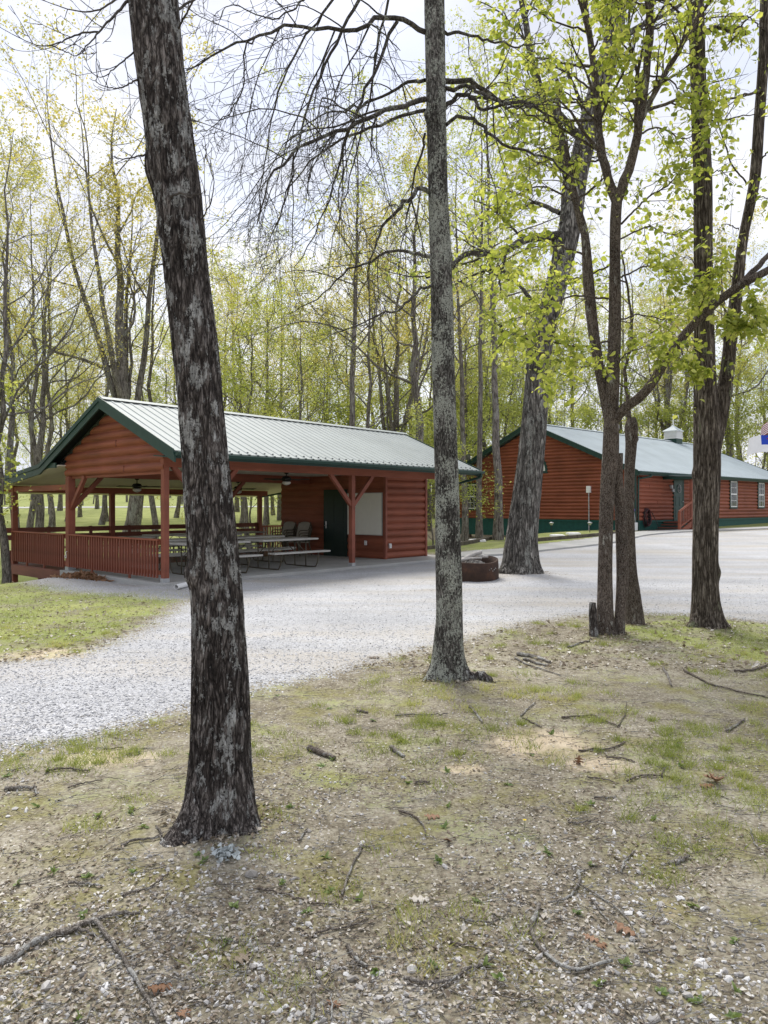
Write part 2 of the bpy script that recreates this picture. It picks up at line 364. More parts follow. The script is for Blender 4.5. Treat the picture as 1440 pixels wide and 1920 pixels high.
def m_ground():
    t = NT('woodland_ground'); v = t.coord()
    A = lambda k: t.n('ShaderNodeAttribute', attribute_name=k).outputs['Fac']
    # soil and litter
    n1 = t.noise(v, 0.8, 6, 0.6); n2 = t.noise(v, 7, 6, 0.7); n3 = t.noise(v, 45, 4, 0.7)
    f = t.math('ADD', t.math('MULTIPLY', n1, 0.25), t.math('ADD', t.math('MULTIPLY', n2, 0.35), t.math('MULTIPLY', n3, 0.4)))
    soil = t.ramp(f, (0.37, (0.088, 0.073, 0.052)), (0.47, (0.205, 0.180, 0.133)), (0.56, (0.34, 0.312, 0.245)), (0.66, (0.56, 0.535, 0.47)))
    cell = t.n('ShaderNodeTexVoronoi', {'Scale': 55.0, 'Randomness': 1.0}); t.t.links.new(t.coord((1, 1, 0.4)), cell.inputs['Vector'])
    sep = t.n('ShaderNodeSeparateColor'); t.t.links.new(cell.outputs['Color'], sep.inputs[0])
    bits = t.math('MULTIPLY', t.math('GREATER_THAN', sep.outputs[0], 0.70), t.math('LESS_THAN', cell.outputs['Distance'], 0.42))
    bitc = t.ramp(sep.outputs[1], (0.0, (0.09, 0.065, 0.045)), (0.4, (0.30, 0.25, 0.19)), (1.0, (0.58, 0.55, 0.50)))
    soil = t.mix(t.math('MULTIPLY', bits, 0.85), soil, bitc)
    sand = t.ramp(n2, (0.3, (0.48, 0.385, 0.26)), (0.7, (0.68, 0.58, 0.43)))
    sm = t.ramp(t.math('ADD', A('sand'), t.math('MULTIPLY', t.math('SUBTRACT', n2, 0.5), 0.7)), (0.42, 0.0), (0.75, 1.0))
    soil = t.mix(t.math('MULTIPLY', sm, 0.85), soil, sand)
    moss = t.ramp(n3, (0.3, (0.115, 0.102, 0.036)), (0.7, (0.285, 0.265, 0.110)))
    mm = t.ramp(t.math('ADD', A('moss'), t.math('ADD', t.math('MULTIPLY', t.math('SUBTRACT', t.noise(v, 2.2, 5, 0.6), 0.5), 1.5), t.math('MULTIPLY', t.math('SUBTRACT', n2, 0.5), 0.9))), (0.45, 0.0), (0.7, 1.0))
    soil = t.mix(t.math('MULTIPLY', mm, 0.8), soil, moss)
    # grass
    gn = t.math('ADD', t.math('MULTIPLY', t.noise(v, 1.1, 5), 0.5), t.math('MULTIPLY', t.noise(v, 30, 4, 0.7), 0.5))
    gcol = t.ramp(gn, (0.32, (0.15, 0.185, 0.050)), (0.52, (0.27, 0.305, 0.095)), (0.68, (0.43, 0.43, 0.19)))
    gm = t.ramp(t.math('ADD', A('grass'), t.math('ADD', t.math('MULTIPLY', t.math('SUBTRACT', t.noise(v, 1.6, 6, 0.65), 0.5), 1.1), t.math('MULTIPLY', t.math('SUBTRACT', n3, 0.5), 0.6))), (0.40, 0.0), (0.66, 1.0))
    base = t.mix(t.math('MULTIPLY', gm, 0.9), soil, gcol)
    # gravel
    gv = t.n('ShaderNodeTexVoronoi', {'Scale': 62.0}); t.t.links.new(v, gv.inputs['Vector'])
    gs = t.n('ShaderNodeSeparateColor'); t.t.links.new(gv.outputs['Color'], gs.inputs[0])
    gr = t.ramp(gs.outputs[0], (0.0, (0.20, 0.20, 0.205)), (0.35, (0.41, 0.417, 0.432)), (1.0, (0.67, 0.68, 0.705)))
    gr = t.mix(1.0, gr, t.ramp(gv.outputs['Distance'], (0.35, 1.0), (0.75, 0.45)), 'MULTIPLY')
    gr = t.mix(0.5, gr, t.ramp(t.noise(v, 0.55, 5, 0.6), (0.3, (0.42, 0.42, 0.425)), (0.7, (0.62, 0.625, 0.64))))
    tan = t.ramp(t.math('ADD', t.noise(t.coord((0.22, 1.0, 1), rot=(0, 0, -0.62)), 0.75, 5, 0.6), t.math('MULTIPLY', n2, 0.3)), (0.60, 0.0), (0.84, 0.62))
    gr = t.mix(tan, gr, (0.43, 0.385, 0.315, 1))
    trk = t.noise(t.coord((0.10, 1.0, 1), rot=(0, 0, -0.62)), 1.3, 3, 0.5)
    gr = t.mix(1.0, gr, t.ramp(trk, (0.36, 0.93), (0.62, 1.05)), 'MULTIPLY')
    gm2 = t.ramp(t.math('ADD', A('gravel'), t.math('ADD', t.math('MULTIPLY', t.math('SUBTRACT', t.noise(v, 2.0, 6, 0.7), 0.5), 0.55), t.math('MULTIPLY', t.math('SUBTRACT', gs.outputs[2], 0.5), 0.5))), (0.46, 0.0), (0.56, 1.0))
    col = t.mix(gm2, base, gr)
    h = t.mix(gm2, t.math('ADD', t.math('MULTIPLY', n3, 0.7), t.math('MULTIPLY', bits, 0.3)), t.math('SUBTRACT', 1.0, gv.outputs['Distance']))
    t.bsdf(col, 0.95, 0, t.bump(h, 0.7, 0.012), 0.1); return t.m
M['ground'] = m_ground()

# ------------------------------------------------------------------ tree machinery
def resample(pts, n):
    """smooth polyline through pts (Catmull-Rom), n points, by arc length"""
    p = np.asarray(pts, float)
    if len(p) == 2: return p[0] + np.linspace(0, 1, n)[:, None] * (p[1] - p[0])
    q = np.vstack((2 * p[0] - p[1], p, 2 * p[-1] - p[-2])); out = []
    for i in range(1, len(q) - 2):
        t = np.linspace(0, 1, 12, endpoint=False)[:, None]
        a, b, c, d = q[i - 1], q[i], q[i + 1], q[i + 2]
        out.append(0.5 * (2 * b + (c - a) * t + (2 * a - 5 * b + 4 * c - d) * t**2 + (3 * b - a - 3 * c + d) * t**3))
    o = np.vstack(out + [p[-1:]])
    L = np.concatenate(([0], np.cumsum(np.linalg.norm(np.diff(o, axis=0), axis=1))))
    x = np.linspace(0, L[-1], n)
    return np.stack([np.interp(x, L, o[:, k]) for k in range(o.shape[1])], 1)

def grow(P, R, K, f0, f1, ang, ratio, npts, rr, bias, jit, r, rend=0.3, minr=0.002, maxlen=9e9, bvec=(0, 0, 1)):
    B, N, _ = P.shape
    f = f0 + (f1 - f0) * (np.arange(K)[None] + r.random((B, K))) / K
    x = f * (N - 1); i = np.clip(np.floor(x).astype(int), 0, N - 2); w = (x - i)[..., None]
    bi = np.arange(B)[:, None]
    pos = P[bi, i] * (1 - w) + P[bi, i + 1] * w
    tan = P[bi, i + 1] - P[bi, i]; tan /= np.linalg.norm(tan, axis=2, keepdims=True) + 1e-9
    rad = R[bi, i] * (1 - w[..., 0]) + R[bi, i + 1] * w[..., 0]
    L = np.linalg.norm(np.diff(P, axis=1), axis=2).sum(1)[:, None]
    ref = np.where(np.abs(tan[..., 2:3]) < 0.8, np.array((0., 0., 1.)), np.array((1., 0., 0.)))
    a = np.cross(tan, ref); a /= np.linalg.norm(a, axis=2, keepdims=True) + 1e-9; b = np.cross(tan, a)
    az = 2.4 * np.arange(K)[None] + r.random((B, 1)) * 6.28 + r.normal(0, 0.5, (B, K))
    an = ang[0] + (ang[1] - ang[0]) * r.random((B, K))
    d = np.cos(an)[..., None] * tan + np.sin(an)[..., None] * (np.cos(az)[..., None] * a + np.sin(az)[..., None] * b)
    ln = np.minimum(L * ratio * (1.15 - 0.6 * f) * (0.6 + 0.8 * r.random((B, K))), maxlen)
    st = (ln / (npts - 1))[..., None]
    Q = np.empty((B, K, npts, 3)); Q[:, :, 0] = pos
    bv = np.array(bvec, float)
    for k in range(1, npts):
        d = d + r.normal(0, jit, d.shape) + bias * bv
        d = d / (np.linalg.norm(d, axis=2, keepdims=True) + 1e-9)
        Q[:, :, k] = Q[:, :, k - 1] + d * st
    r0 = np.maximum(rad * rr, minr)
    RR = r0[..., None] * np.linspace(1, rend, npts)
    RR = np.maximum(RR, minr * 0.6)
    return Q.reshape(B * K, npts, 3), RR.reshape(B * K, npts)

def leaf_mesh(p, a, n, L, W, kind, r):
    """p,a,n (M,3); returns V, faces, rnd per face"""
    a = a / (np.linalg.norm(a, axis=1, keepdims=True) + 1e-9)
    sd = np.cross(a, n); sd /= np.linalg.norm(sd, axis=1, keepdims=True) + 1e-9
    n = np.cross(sd, a); m = len(p)
    if kind == 'quad':
        T = np.array([(0, 0, 0), (0.5, 0.5, 0.12), (1, 0, -0.1), (0.5, -0.5, 0.12)]); Fl = [np.array([(0, 1, 2, 3)])]
    elif kind == 'blade':
        T = np.array([(0, 0.5, 0), (0, -0.5, 0), (1, 0, 0)]); Fl = [np.array([(0, 1, 2)])]
    else:
        T = np.array([(0, 0, 0), (0.3, 0, -0.02), (0.65, 0, -0.04), (1, 0, -0.14), (0.28, 0.42, 0.07), (0.62, 0.38, 0.02), (0.28, -0.42, 0.07), (0.62, -0.38, 0.02)])
        Fl = [np.array([(0, 1, 4), (2, 3, 5), (0, 6, 1), (2, 7, 3)]), np.array([(1, 2, 5, 4), (1, 6, 7, 2)])]
    L = np.broadcast_to(L, (m,)); W = np.broadcast_to(W, (m,))
    V = p[:, None] + L[:, None, None] * (T[None, :, 0:1] * a[:, None] + T[None, :, 2:3] * n[:, None]) + W[:, None, None] * T[None, :, 1:2] * sd[:, None]
    k = len(T); base = (np.arange(m) * k)[:, None, None]
    faces = [(f[None] + base).reshape(-1, f.shape[1]) for f in Fl]
    c = r.random(m)
    rn = np.concatenate([np.repeat(c, len(f)) for f in Fl])
    return V.reshape(-1, 3), faces, rn

def rand_dirs(m, r, zb=0.0):
    d = r.normal(0, 1, (m, 3)); d[:, 2] += zb; return d / (np.linalg.norm(d, axis=1, keepdims=True) + 1e-9)

def twig_leaves(P, per, spread, L, W, kind, r, droop=-0.3, f0=0.15, keep=None):
    B, N, _ = P.shape
    f = f0 + (1 - f0) * r.random((B, per)); x = f * (N - 1); i = np.clip(np.floor(x).astype(int), 0, N - 2); w = (x - i)[..., None]
    bi = np.arange(B)[:, None]
    pos = (P[bi, i] * (1 - w) + P[bi, i + 1] * w).reshape(-1, 3)
    if keep is not None: pos = pos[np.repeat(keep, per)]
    m = len(pos); pos = pos + r.normal(0, spread, (m, 3))
    a = rand_dirs(m, r); a[:, 2] = a[:, 2] * 0.5 + droop
    n = rand_dirs(m, r, 0.9)
    return leaf_mesh(pos, a, n, L * (q_ := 0.45 + 0.95 * r.random(m)), W * q_ * (0.75 + 0.5 * r.random(m)), kind, r)

def tree_proto(seed, H, r0, base, limbs, lratio, leafmat, per, lsize, forks=0, lean=0.0, bark='barkG', branches=7, twigs=6, keepf=1.0, up=0.10, spread=0.16, ang=(0.65, 1.3), wob=0.026):
    """returns trunk mesh object data and crown mesh data (unlinked prototypes)"""
    r = np.random.default_rng(seed); n = 16
    z = np.linspace(0, 1, n); P = np.zeros((1, n, 3))
    P[0, :, 2] = z * H; wb = np.cumsum(r.normal(0, wob * H / 4, (n, 2)), axis=0); wb[0] = 0
    P[0, :, :2] = wb + z[:, None] * np.array((lean * H, 0)); R = (r0 * (1 - 0.95 * z**0.95) + r0 * 0.35 * np.exp(-z * H / 0.4))[None]
    so = Soup(); so.tubes(P, R, 12); mains = [(P, R)]
    if forks:
        FP, FR = grow(P, R, forks, base * 0.7, base * 1.2, (0.25, 0.55), 0.75, 14, 0.6, 0.10, 0.05, r, 0.07); so.tubes(FP, FR, 9); mains.append((FP, FR))
    lb = []
    for (a, b) in mains:
        q = grow(a, b, limbs if a is P else max(4, limbs // 2), base if a is P else 0.3, 0.97, ang, lratio, 10, 0.42, up, 0.20, r, 0.2, 0.010); so.tubes(*q, 6); lb.append(q)
    LP = np.concatenate([q[0] for q in lb]); LR = np.concatenate([q[1] for q in lb])
    BP, BR = grow(LP, LR, branches, 0.25, 1.0, (0.4, 0.95), 0.42, 7, 0.5, 0.05, 0.16, r, 0.3, 0.007); so.tubes(BP, BR, 4)
    TP, TR = grow(BP, BR, twigs, 0.2, 1.0, (0.3, 0.9), 0.45, 5, 0.55, 0.03, 0.18, r, 0.4, 0.004); so.tubes(TP, TR, 3)
    tr = so.build('trunk', M[bark])
    keep = r.random(len(TP)) < keepf
    V, fs, rn = twig_leaves(TP, per, spread, lsize, lsize * 0.62, 'quad', r, keep=keep)
    cl = fbm(V[::4, 0] * 0.5, V[::4, 1] * 0.5, V[::4, 2] * 0.5, seed, 2)
    cr = obj('crown', V, fs, M[leafmat], attrs={'rnd': ('FACE', np.clip(rn * 0.6 + (cl - 0.5) * 1.2 + 0.2, 0, 1))})
    for o in (tr, cr): COL.objects.unlink(o)
    return tr, cr

def px_trunk(prof, Y, sides, bark, bumpy, seed, parent, name='trunk', flare=None, dz=0.04, extend=None, knots=(), ridges=9.0):
    """trunk from rows (v, uL, uR[, dY]) in the photo at depth Y: true round trunk with ridged bark"""
    rows = []
    for p in prof:
        y = Y + (p[3] if len(p) > 3 else 0)
        c = at((p[1] + p[2]) / 2, p[0], y); rows.append((c[0], c[1], c[2], (p[2] - p[1]) / 2 / F * y))
    rows = np.array(rows)
    if rows[0, 2] > rows[-1, 2]: rows = rows[::-1]
    if extend: rows = np.vstack((rows, [extend]))
    H = rows[-1, 2] - rows[0, 2]; n = int(H / dz)
    q = resample(rows, n); P = q[:, :3]; R = q[:, 3]
    th = np.linspace(0, 2 * pi, sides, endpoint=False)
    zz = P[:, 2:3]; TH = th[None] + 0 * zz; ZZ = zz + 0 * TH
    k = ridges
    cx, sy = np.cos(TH), np.sin(TH)
    n1 = fbm(cx * k * 0.5 + 7, sy * k * 0.5, ZZ * 1.6, seed, 3); n2 = fbm(cx * k * 1.3 + 3, sy * k * 1.3, ZZ * 3.2, seed + 5, 3)
    rid = 1 - np.abs(n2 * 2 - 1) * 2
    big = fbm(cx * 0.9 + 11, sy * 0.9, ZZ * 1.1, seed + 9, 3) - 0.5
    RR = R[:, None] * (1 + bumpy * ((n1 - 0.5) * 0.9 + (rid - 0.95) * 0.45) + 0.11 * big)
    if flare:
        zg = float(gz(P[:1, 0], P[:1, 1])[0])
        for (th0, amt, wd, hgt) in flare:
            d = np.abs((TH - th0 + pi) % (2 * pi) - pi)
            RR = RR + amt * np.exp(-(d / wd)**2) * np.exp(-np.maximum(ZZ - zg, 0) / hgt)
    for (kz, th0, kr, kh) in knots:
        d = np.abs((TH - th0 + pi) % (2 * pi) - pi)
        RR = RR + kr * np.exp(-(d / 0.5)**2 - ((ZZ - kz) / kh)**2)
    V = np.stack((P[:, 0:1] + RR * np.cos(TH), P[:, 1:2] + RR * np.sin(TH), ZZ), -1).reshape(-1, 3)
    i, j = np.meshgrid(np.arange(n - 1), np.arange(sides), indexing='ij'); kk = (j + 1) % sides
    Fq = np.stack((i * sides + j, i * sides + kk, (i + 1) * sides + kk, (i + 1) * sides + j), -1).reshape(-1, 4)
    cap = (np.arange(sides) + (n - 1) * sides)[None]
    o = obj(name, V, [Fq, cap], M[bark], parent, True)
    return o, P, R

def px_line(pts, Y):
    return np.array([at(p[0], p[1], Y + (p[2] if len(p) > 2 else 0)) for p in pts])

# ------------------------------------------------------------------ foreground tree feet
TA, TB, TC, TD1, TD3, TE = 3.60, 6.52, 16.6, 8.85, 9.75, 9.4
for (u, Y, h, rd) in ((415, TA, 0.03, 0.5), (837, TB, 0.06, 0.6), (976, TC, 0.10, 1.3), (1150, TD1, 0.05, 0.7), (1325, TE, 0.05, 0.7)):
    MOUNDS.append(((u - CU) / F * Y, Y, h, rd))

# ------------------------------------------------------------------ ground sheet
def poly_sd(px, py, poly):
    """signed distance, positive inside"""
    poly = np.asarray(poly, float); q = np.roll(poly, -1, 0)
    d = np.full(px.shape, 1e9); ins = np.zeros(px.shape, bool)
    for (ax, ay), (bx, by) in zip(poly, q):
        ex, ey = bx - ax, by - ay; wx, wy = px - ax, py - ay
        t = np.clip((wx * ex + wy * ey) / (ex * ex + ey * ey + 1e-12), 0, 1)
        d = np.minimum(d, np.hypot(wx - ex * t, wy - ey * t))
        c = (ay > py) != (by > py)
        ins ^= c & (px < (bx - ax) * (py - ay) / (by - ay + 1e-12) + ax)
    return np.where(ins, d, -d)

def G(u, v, z=0.0): return on_ground(u, v, z)[:2]
drive = [G(-420, 1560), G(-100, 1440), G(0, 1412), G(150, 1385), G(300, 1343), G(480, 1292), G(650, 1258), G(800, 1212), G(900, 1190), G(1000, 1166), G(1100, 1152), G(1200, 1148), G(1300, 1154), G(1440, 1166), G(1750, 1190), (30, 10), (40, 30)]
drive += [tuple(chap(22, -7)), tuple(chap(12, -6.0)), tuple(chap(5, -3.6)), tuple(chap(0.5, -3.4)), tuple(chap(-2.2, 0)), tuple(chap(-3.0, 6)), tuple(chap(-4.5, 9))]
drive += [tuple(pav(10.6, -0.3)), tuple(pav(10.4, 0.6)), tuple(pav(0.0, 0.6)), tuple(pav(-0.5, 0.3))]
drive += [G(352, 1112), G(345, 1136), G(260, 1187), G(150, 1231), G(0, 1243), G(-400, 1270)]
mound = [tuple(pav(0.4, 0.2)), tuple(pav(0.6, 4.9)), tuple(pav(0.2, 6.0)), tuple(pav(-0.9, 7.2)), tuple(pav(-1.55, 6.0)), tuple(pav(-1.7, 3.2)), tuple(pav(-1.9, 0.6)), G(345, 1128), G(385, 1115)]

def graded(lo, hi, fine_lo, fine_hi, step, g):
    mid = np.arange(fine_lo, fine_hi + step / 2, step); a = []; x, s = fine_lo, step
    while x > lo: s *= g; x -= s; a.append(x)
    b = []; x, s = fine_hi, step
    while x < hi: s *= g; x += s; b.append(x)
    return np.concatenate((a[::-1], mid, b))
xs = graded(-320, 320, -6.5, 8.5, 0.055, 1.045)
ys = graded(-60, 420, 1.2, 10.5, 0.055, 1.03)
GX, GY = np.meshgrid(xs, ys, indexing='ij')
gx, gy = GX.ravel(), GY.ravel()
gzv = gz(gx, gy)
a_dr = poly_sd(gx, gy, drive); a_mo = poly_sd(gx, gy, mound)
soft = 0.30 + 0.05 * np.clip(gy - 5, 0, 15)
grav = np.clip(0.5 + np.maximum(a_dr, a_mo - 0.05) / (2 * soft), 0, 1)
bed = poly_sd(gx, gy, [tuple(pav(11.0, 1.6)), (4.6, 25.1), (7.8, 27.9), (10.4, 31.0), tuple(chap(-0.5, -0.6)), tuple(chap(-0.05, 0.3)), tuple(chap(-0.05, 13)), tuple(chap(-5, 18)), tuple(pav(12.5, 6))])
grav = np.where(bed > 0, np.clip(0.5 - bed / 0.6, 0, 1), grav)
t_p = (gx - P0[0]) * D1[0] + (gy - P0[1]) * D1[1]; s_p = (gx - P0[0]) * D2[0] + (gy - P0[1]) * D2[1]
grass = np.where(gy < 3.2, 0.24, np.where(gy < 11, 0.36, 0.30))
lawnL = poly_sd(gx, gy, [G(-500, 1242), G(0, 1222), G(140, 1212), G(250, 1170), G(318, 1138), G(330, 1118), tuple(pav(-1.8, 2)), tuple(pav(-1.4, 6.5)), tuple(pav(0.5, 8.5)), tuple(pav(12, 8.8)), tuple(pav(13.2, 2.5)), tuple(chap(-5, 7)), tuple(chap(-4, 18)), (40, 80), (40, 400), (-300, 400), (-300, 8)])
grass = np.maximum(grass, np.clip(0.5 + lawnL / 1.2, 0, np.where(gy < 22, 0.62, 0.82)))
lawnR = poly_sd(gx, gy, [G(1120, 1160), G(1210, 1152), G(1320, 1158), G(1600, 1180), G(1750, 1260), G(1500, 1262), G(1330, 1222), G(1230, 1212), G(1150, 1212)])
grass = np.maximum(grass, np.clip(0.45 + lawnR / 1.0, 0, 0.56))
chl = poly_sd(gx, gy, [tuple(chap(6, -3.0)), tuple(chap(6, 0.2)), tuple(chap(40, 0.2)), tuple(chap(40, -3.5))])
grass = np.maximum(grass, np.clip(0.5 + chl / 1.0, 0, 0.8))
grass = np.maximum(grass, np.clip(0.45 + bed / 1.0, 0, 0.68))
grass = np.where(gy > 55, np.maximum(grass, 0.75), grass)
sand = np.zeros_like(gx)
for (u, v, ru, rv, k) in ((1020, 1395, 130, 38, 1.0), (1120, 1435, 110, 25, 0.8), (870, 1440, 60, 14, 0.9), (200, 1420, 150, 30, 0.75), (90, 1225, 170, 22, 0.7), (1380, 1440, 50, 14, 0.6), (1255, 1705, 28, 22, 1.0), (1160, 1780, 60, 12, 0.6)):
    cx, cy = G(u, v); rx = ru / F * cy; ry = abs(G(u, v - rv)[1] - G(u, v + rv)[1]) / 2
    sand = np.maximum(sand, k * np.exp(-((gx - cx) / rx)**2 - ((gy - cy) / ry)**2))
moss = np.where(gy < 6.5, 0.47, 0.37)
for (u, v, ru, rv, k) in ((330, 1640, 220, 60, 0.62), (560, 1600, 160, 70, 0.58), (120, 1830, 200, 60, 0.30), (640, 1320, 200, 60, 0.5)):
    cx, cy = G(u, v); rx = ru / F * cy; ry = abs(G(u, v - rv)[1] - G(u, v + rv)[1]) / 2
    moss = np.maximum(moss, k * np.exp(-((gx - cx) / rx)**2 - ((gy - cy) / ry)**2))
nx, ny = GX.shape
i, j = np.meshgrid(np.arange(nx - 1), np.arange(ny - 1), indexing='ij')
quads = np.stack((i * ny + j, (i + 1) * ny + j, (i + 1) * ny + j + 1, i * ny + j + 1), -1).reshape(-1, 4)
VG = np.stack((gx, gy, gzv), 1)
fg = grav[quads].mean(1); fl = np.maximum(np.maximum(lawnL, chl), bed)[quads].mean(1)
sel = np.where(fg > 0.5, 0, np.where(fl > 0.0, 1, 2))
for k, (nm) in enumerate(('gravel_driveway', 'lawn', 'ground')):
    q = quads[sel == k]; used = np.unique(q); re = np.full(len(VG), -1); re[used] = np.arange(len(used))
    o = obj(nm, VG[used], re[q], M['ground'], None, True,
            {'gravel': ('POINT', grav[used]), 'grass': ('POINT', grass[used]), 'sand': ('POINT', sand[used]), 'moss': ('POINT', moss[used])})
    tag(o, {'gravel_driveway': 'pale grey crushed gravel driveway curving past the pavilion', 'lawn': 'green lawn under the trees beyond the pavilion', 'ground': 'bare mossy woodland soil with leaf litter in front'}[nm], {'gravel_driveway': 'driveway', 'lawn': 'lawn', 'ground': 'ground'}[nm], kind='structure')

def in_drive(x, y): return np.maximum(poly_sd(x, y, drive), poly_sd(x, y, mound))

# pale road across the far lawn
def strip(name, pts, w, m, lift, label, cat, thick=0.0):
    p = resample([(a, b, 0) for a, b in pts], 60); d = np.gradient(p, axis=0); d /= np.linalg.norm(d, axis=1, keepdims=True)
    nrm = np.stack((-d[:, 1], d[:, 0], 0 * d[:, 0]), 1)
    cols = []
    for f in np.linspace(-0.5, 0.5, 7):
        q = p + nrm * w * f; q[:, 2] = gz(q[:, 0], q[:, 1]) + lift; cols.append(q)
    V = np.stack(cols, 1).reshape(-1, 3); n = 7
    i, j = np.meshgrid(np.arange(59), np.arange(n - 1), indexing='ij')
    f = np.stack((i * n + j, (i + 1) * n + j, (i + 1) * n + j + 1, i * n + j + 1), -1).reshape(-1, 4)
    if thick:
        W = V.copy(); W[:, 2] -= thick; k = len(V); e = []
        for jj in (0, n - 1):
            a = np.arange(59) * n + jj; e.append(np.stack((a, a + n, a + n + k, a + k), 1))
        V = np.vstack((V, W)); f = [np.vstack([f] + e)]
    return tag(obj(name, V, f, m, None, False), label, cat, kind='structure')
strip('road', [(-160, 62), (-70, 68), (-20, 76), (30, 80)], 4.5, M['concrete'], 0.03, 'pale road across the lawn far behind the pavilion', 'road')
# concrete walk in front of the chapel and on to the pavilion
walk_pts = [tuple(pav(10.4, 0.5)), (3.7, 23.3), (5.1, 24.4), (8.2, 27.0), (10.6, 30.2), tuple(chap(0.6, -2.0)), tuple(chap(2.6, -2.4)), tuple(chap(6, -2.6)), tuple(chap(14, -3.3)), tuple(chap(26, -4.0))]
strip('path', walk_pts, 1.25, M['concrete'], 0.055, 'pale concrete walk along the front of the red chapel', 'path', 0.12)

# ------------------------------------------------------------------ pavilion
pv = thing('picnic_pavilion', 'open red timber picnic pavilion with pale metal roof and green trim', 'pavilion', (P0[0], P0[1], 0), RP)
RS, RZ = 2.175, 4.04        # ridge
SL = 0.43
def rz_(s): return RZ - SL * abs(s - RS)
T0, T1 = -0.32, 10.15
EV, BR = -0.90, 5.36        # front eave, break to lean-to
LT, LTZ = 10.0, 0.105       # lean-to edge, slope
def ltz(s): return rz_(BR) - LTZ * (s - BR)
def roof_sheet(s0, z0, s1, z1, t0, t1, pitch, rib=0.017, rw=0.035):
    """ribbed metal sheet: ribs run from (s0,z0) to (s1,z1)"""
    xs = []; x = t0
    while x < t1 - 0.02:
        xs += [(x, 0), (x + pitch - rw * 2, 0), (x + pitch - rw * 1.5, rib), (x + pitch - rw * 0.5, rib)]; x += pitch
    xs = [p for p in xs if p[0] < t1] + [(t1, 0)]
    d = np.array((s1 - s0, z1 - z0)); nn = np.array((-d[1], d[0])) / np.linalg.norm(d); nn = nn if nn[1] > 0 else -nn
    V = []
    for th in (0, -0.02):
        for (ss, zz) in ((s0, z0), (s1, z1)):
            for (x, h) in xs:
                hh = h + th; V.append((x, ss + nn[0] * hh, zz + nn[1] * hh))
    n = len(xs); k = np.arange(n - 1)
    f = np.concatenate((np.stack((k, k + 1, k + 1 + n, k + n), 1), np.stack((k + 3 * n, k + 1 + 3 * n, k + 1 + 2 * n, k + 2 * n), 1), np.stack((k + n, k + 1 + n, k + 1 + 3 * n, k + 3 * n), 1), np.stack((k + 2 * n, k + 1 + 2 * n, k + 1, k), 1)))
    return np.array(V), f
def roof_obj(sheets, m, parent):
    so = Soup()
    for sh in sheets: so.add(*roof_sheet(*sh))
    return so.build('roof', m, parent, False)
roof = roof_obj([(EV, rz_(EV), RS, RZ, T0, T1, 0.228), (BR, rz_(BR), RS, RZ, T0, T1, 0.228), (LT, ltz(LT), BR - 0.02, rz_(BR) - 0.004, T0, T1, 0.228)], M['roof'], pv)
b = MB(); b.prism([(RS - 0.17, RZ - 0.03), (RS, RZ + 0.045), (RS + 0.17, RZ - 0.03), (RS, RZ + 0.03)], 'x', T0 - 0.01, T1 + 0.01); b.build('ridge_cap', M['roof'], roof)
# screws along the eave
b = MB(); b.box(-0.012, 0.012, EV + 0.05, EV + 0.09, rz_(EV + 0.07) + 0.02, rz_(EV + 0.07) + 0.036); sc0 = b.build('screw', M['black'], roof); sc0.location.x = T0 + 0.19
for k in range(1, 44):
    c = sc0.copy(); COL.objects.link(c); c.parent = roof; c.location.x = T0 + 0.19 + k * 0.228
# rakes (green boards) both gable ends
def rake(t, parent, w=0.04, h=0.21):
    b = MB(); dz = -0.022
    top = [(EV, rz_(EV)), (RS, RZ), (BR, rz_(BR)), (LT, ltz(LT))]
    for (a, c) in zip(top[:-1], top[1:]):
        b.prism([(a[0], a[1] + dz), (c[0], c[1] + dz), (c[0], c[1] + dz - h), (a[0], a[1] + dz - h)], 'x', t - w / 2, t + w / 2)
        b.prism([(a[0], a[1] + 0.03), (c[0], c[1] + 0.03), (c[0], c[1] - 0.07), (a[0], a[1] - 0.07)], 'x', t - w / 2 - 0.022, t - w / 2 - 0.002)
    return b.build('rake_board', M['green'], parent)
rake(T0, roof); rake(T1 - 0.03, roof)
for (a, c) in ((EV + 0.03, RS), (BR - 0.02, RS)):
    b = MB(); b.prism([(a, rz_(a) - 0.13), (c, RZ - 0.13), (c, RZ - 0.11), (a, rz_(a) - 0.11)], 'x', T0 + 0.022, -0.03); b.build('rake_soffit', M['shadesoffit'], roof)
b = MB(); b.box(T0 + 0.03, T1 - 0.06, EV - 0.02, EV + 0.012, rz_(EV) - 0.13, rz_(EV) - 0.025); b.build('fascia', M['green'], roof)
b = MB(); b.prism([(EV - 0.022, rz_(EV) - 0.03), (EV - 0.12, rz_(EV) - 0.03), (EV - 0.135, rz_(EV) - 0.045), (EV - 0.10, rz_(EV) - 0.10), (EV - 0.03, rz_(EV) - 0.11), (EV - 0.022, rz_(EV) - 0.105)], 'x', T0 - 0.01, T1 + 0.03); b.build('gutter', M['green'], roof)
b = MB(); zt = rz_(EV) - 0.11; b.tube(resample([(T1 - 0.12, EV - 0.07, zt + 0.02), (T1 - 0.12, EV - 0.05, zt - 0.10), (T1 - 0.18, -0.25, zt - 0.26), (T1 - 0.19, -0.14, zt - 0.40), (T1 - 0.19, -0.12, 0.12)], 30), 0.038, 8); b.build('downspout', M['green'], pv, True)
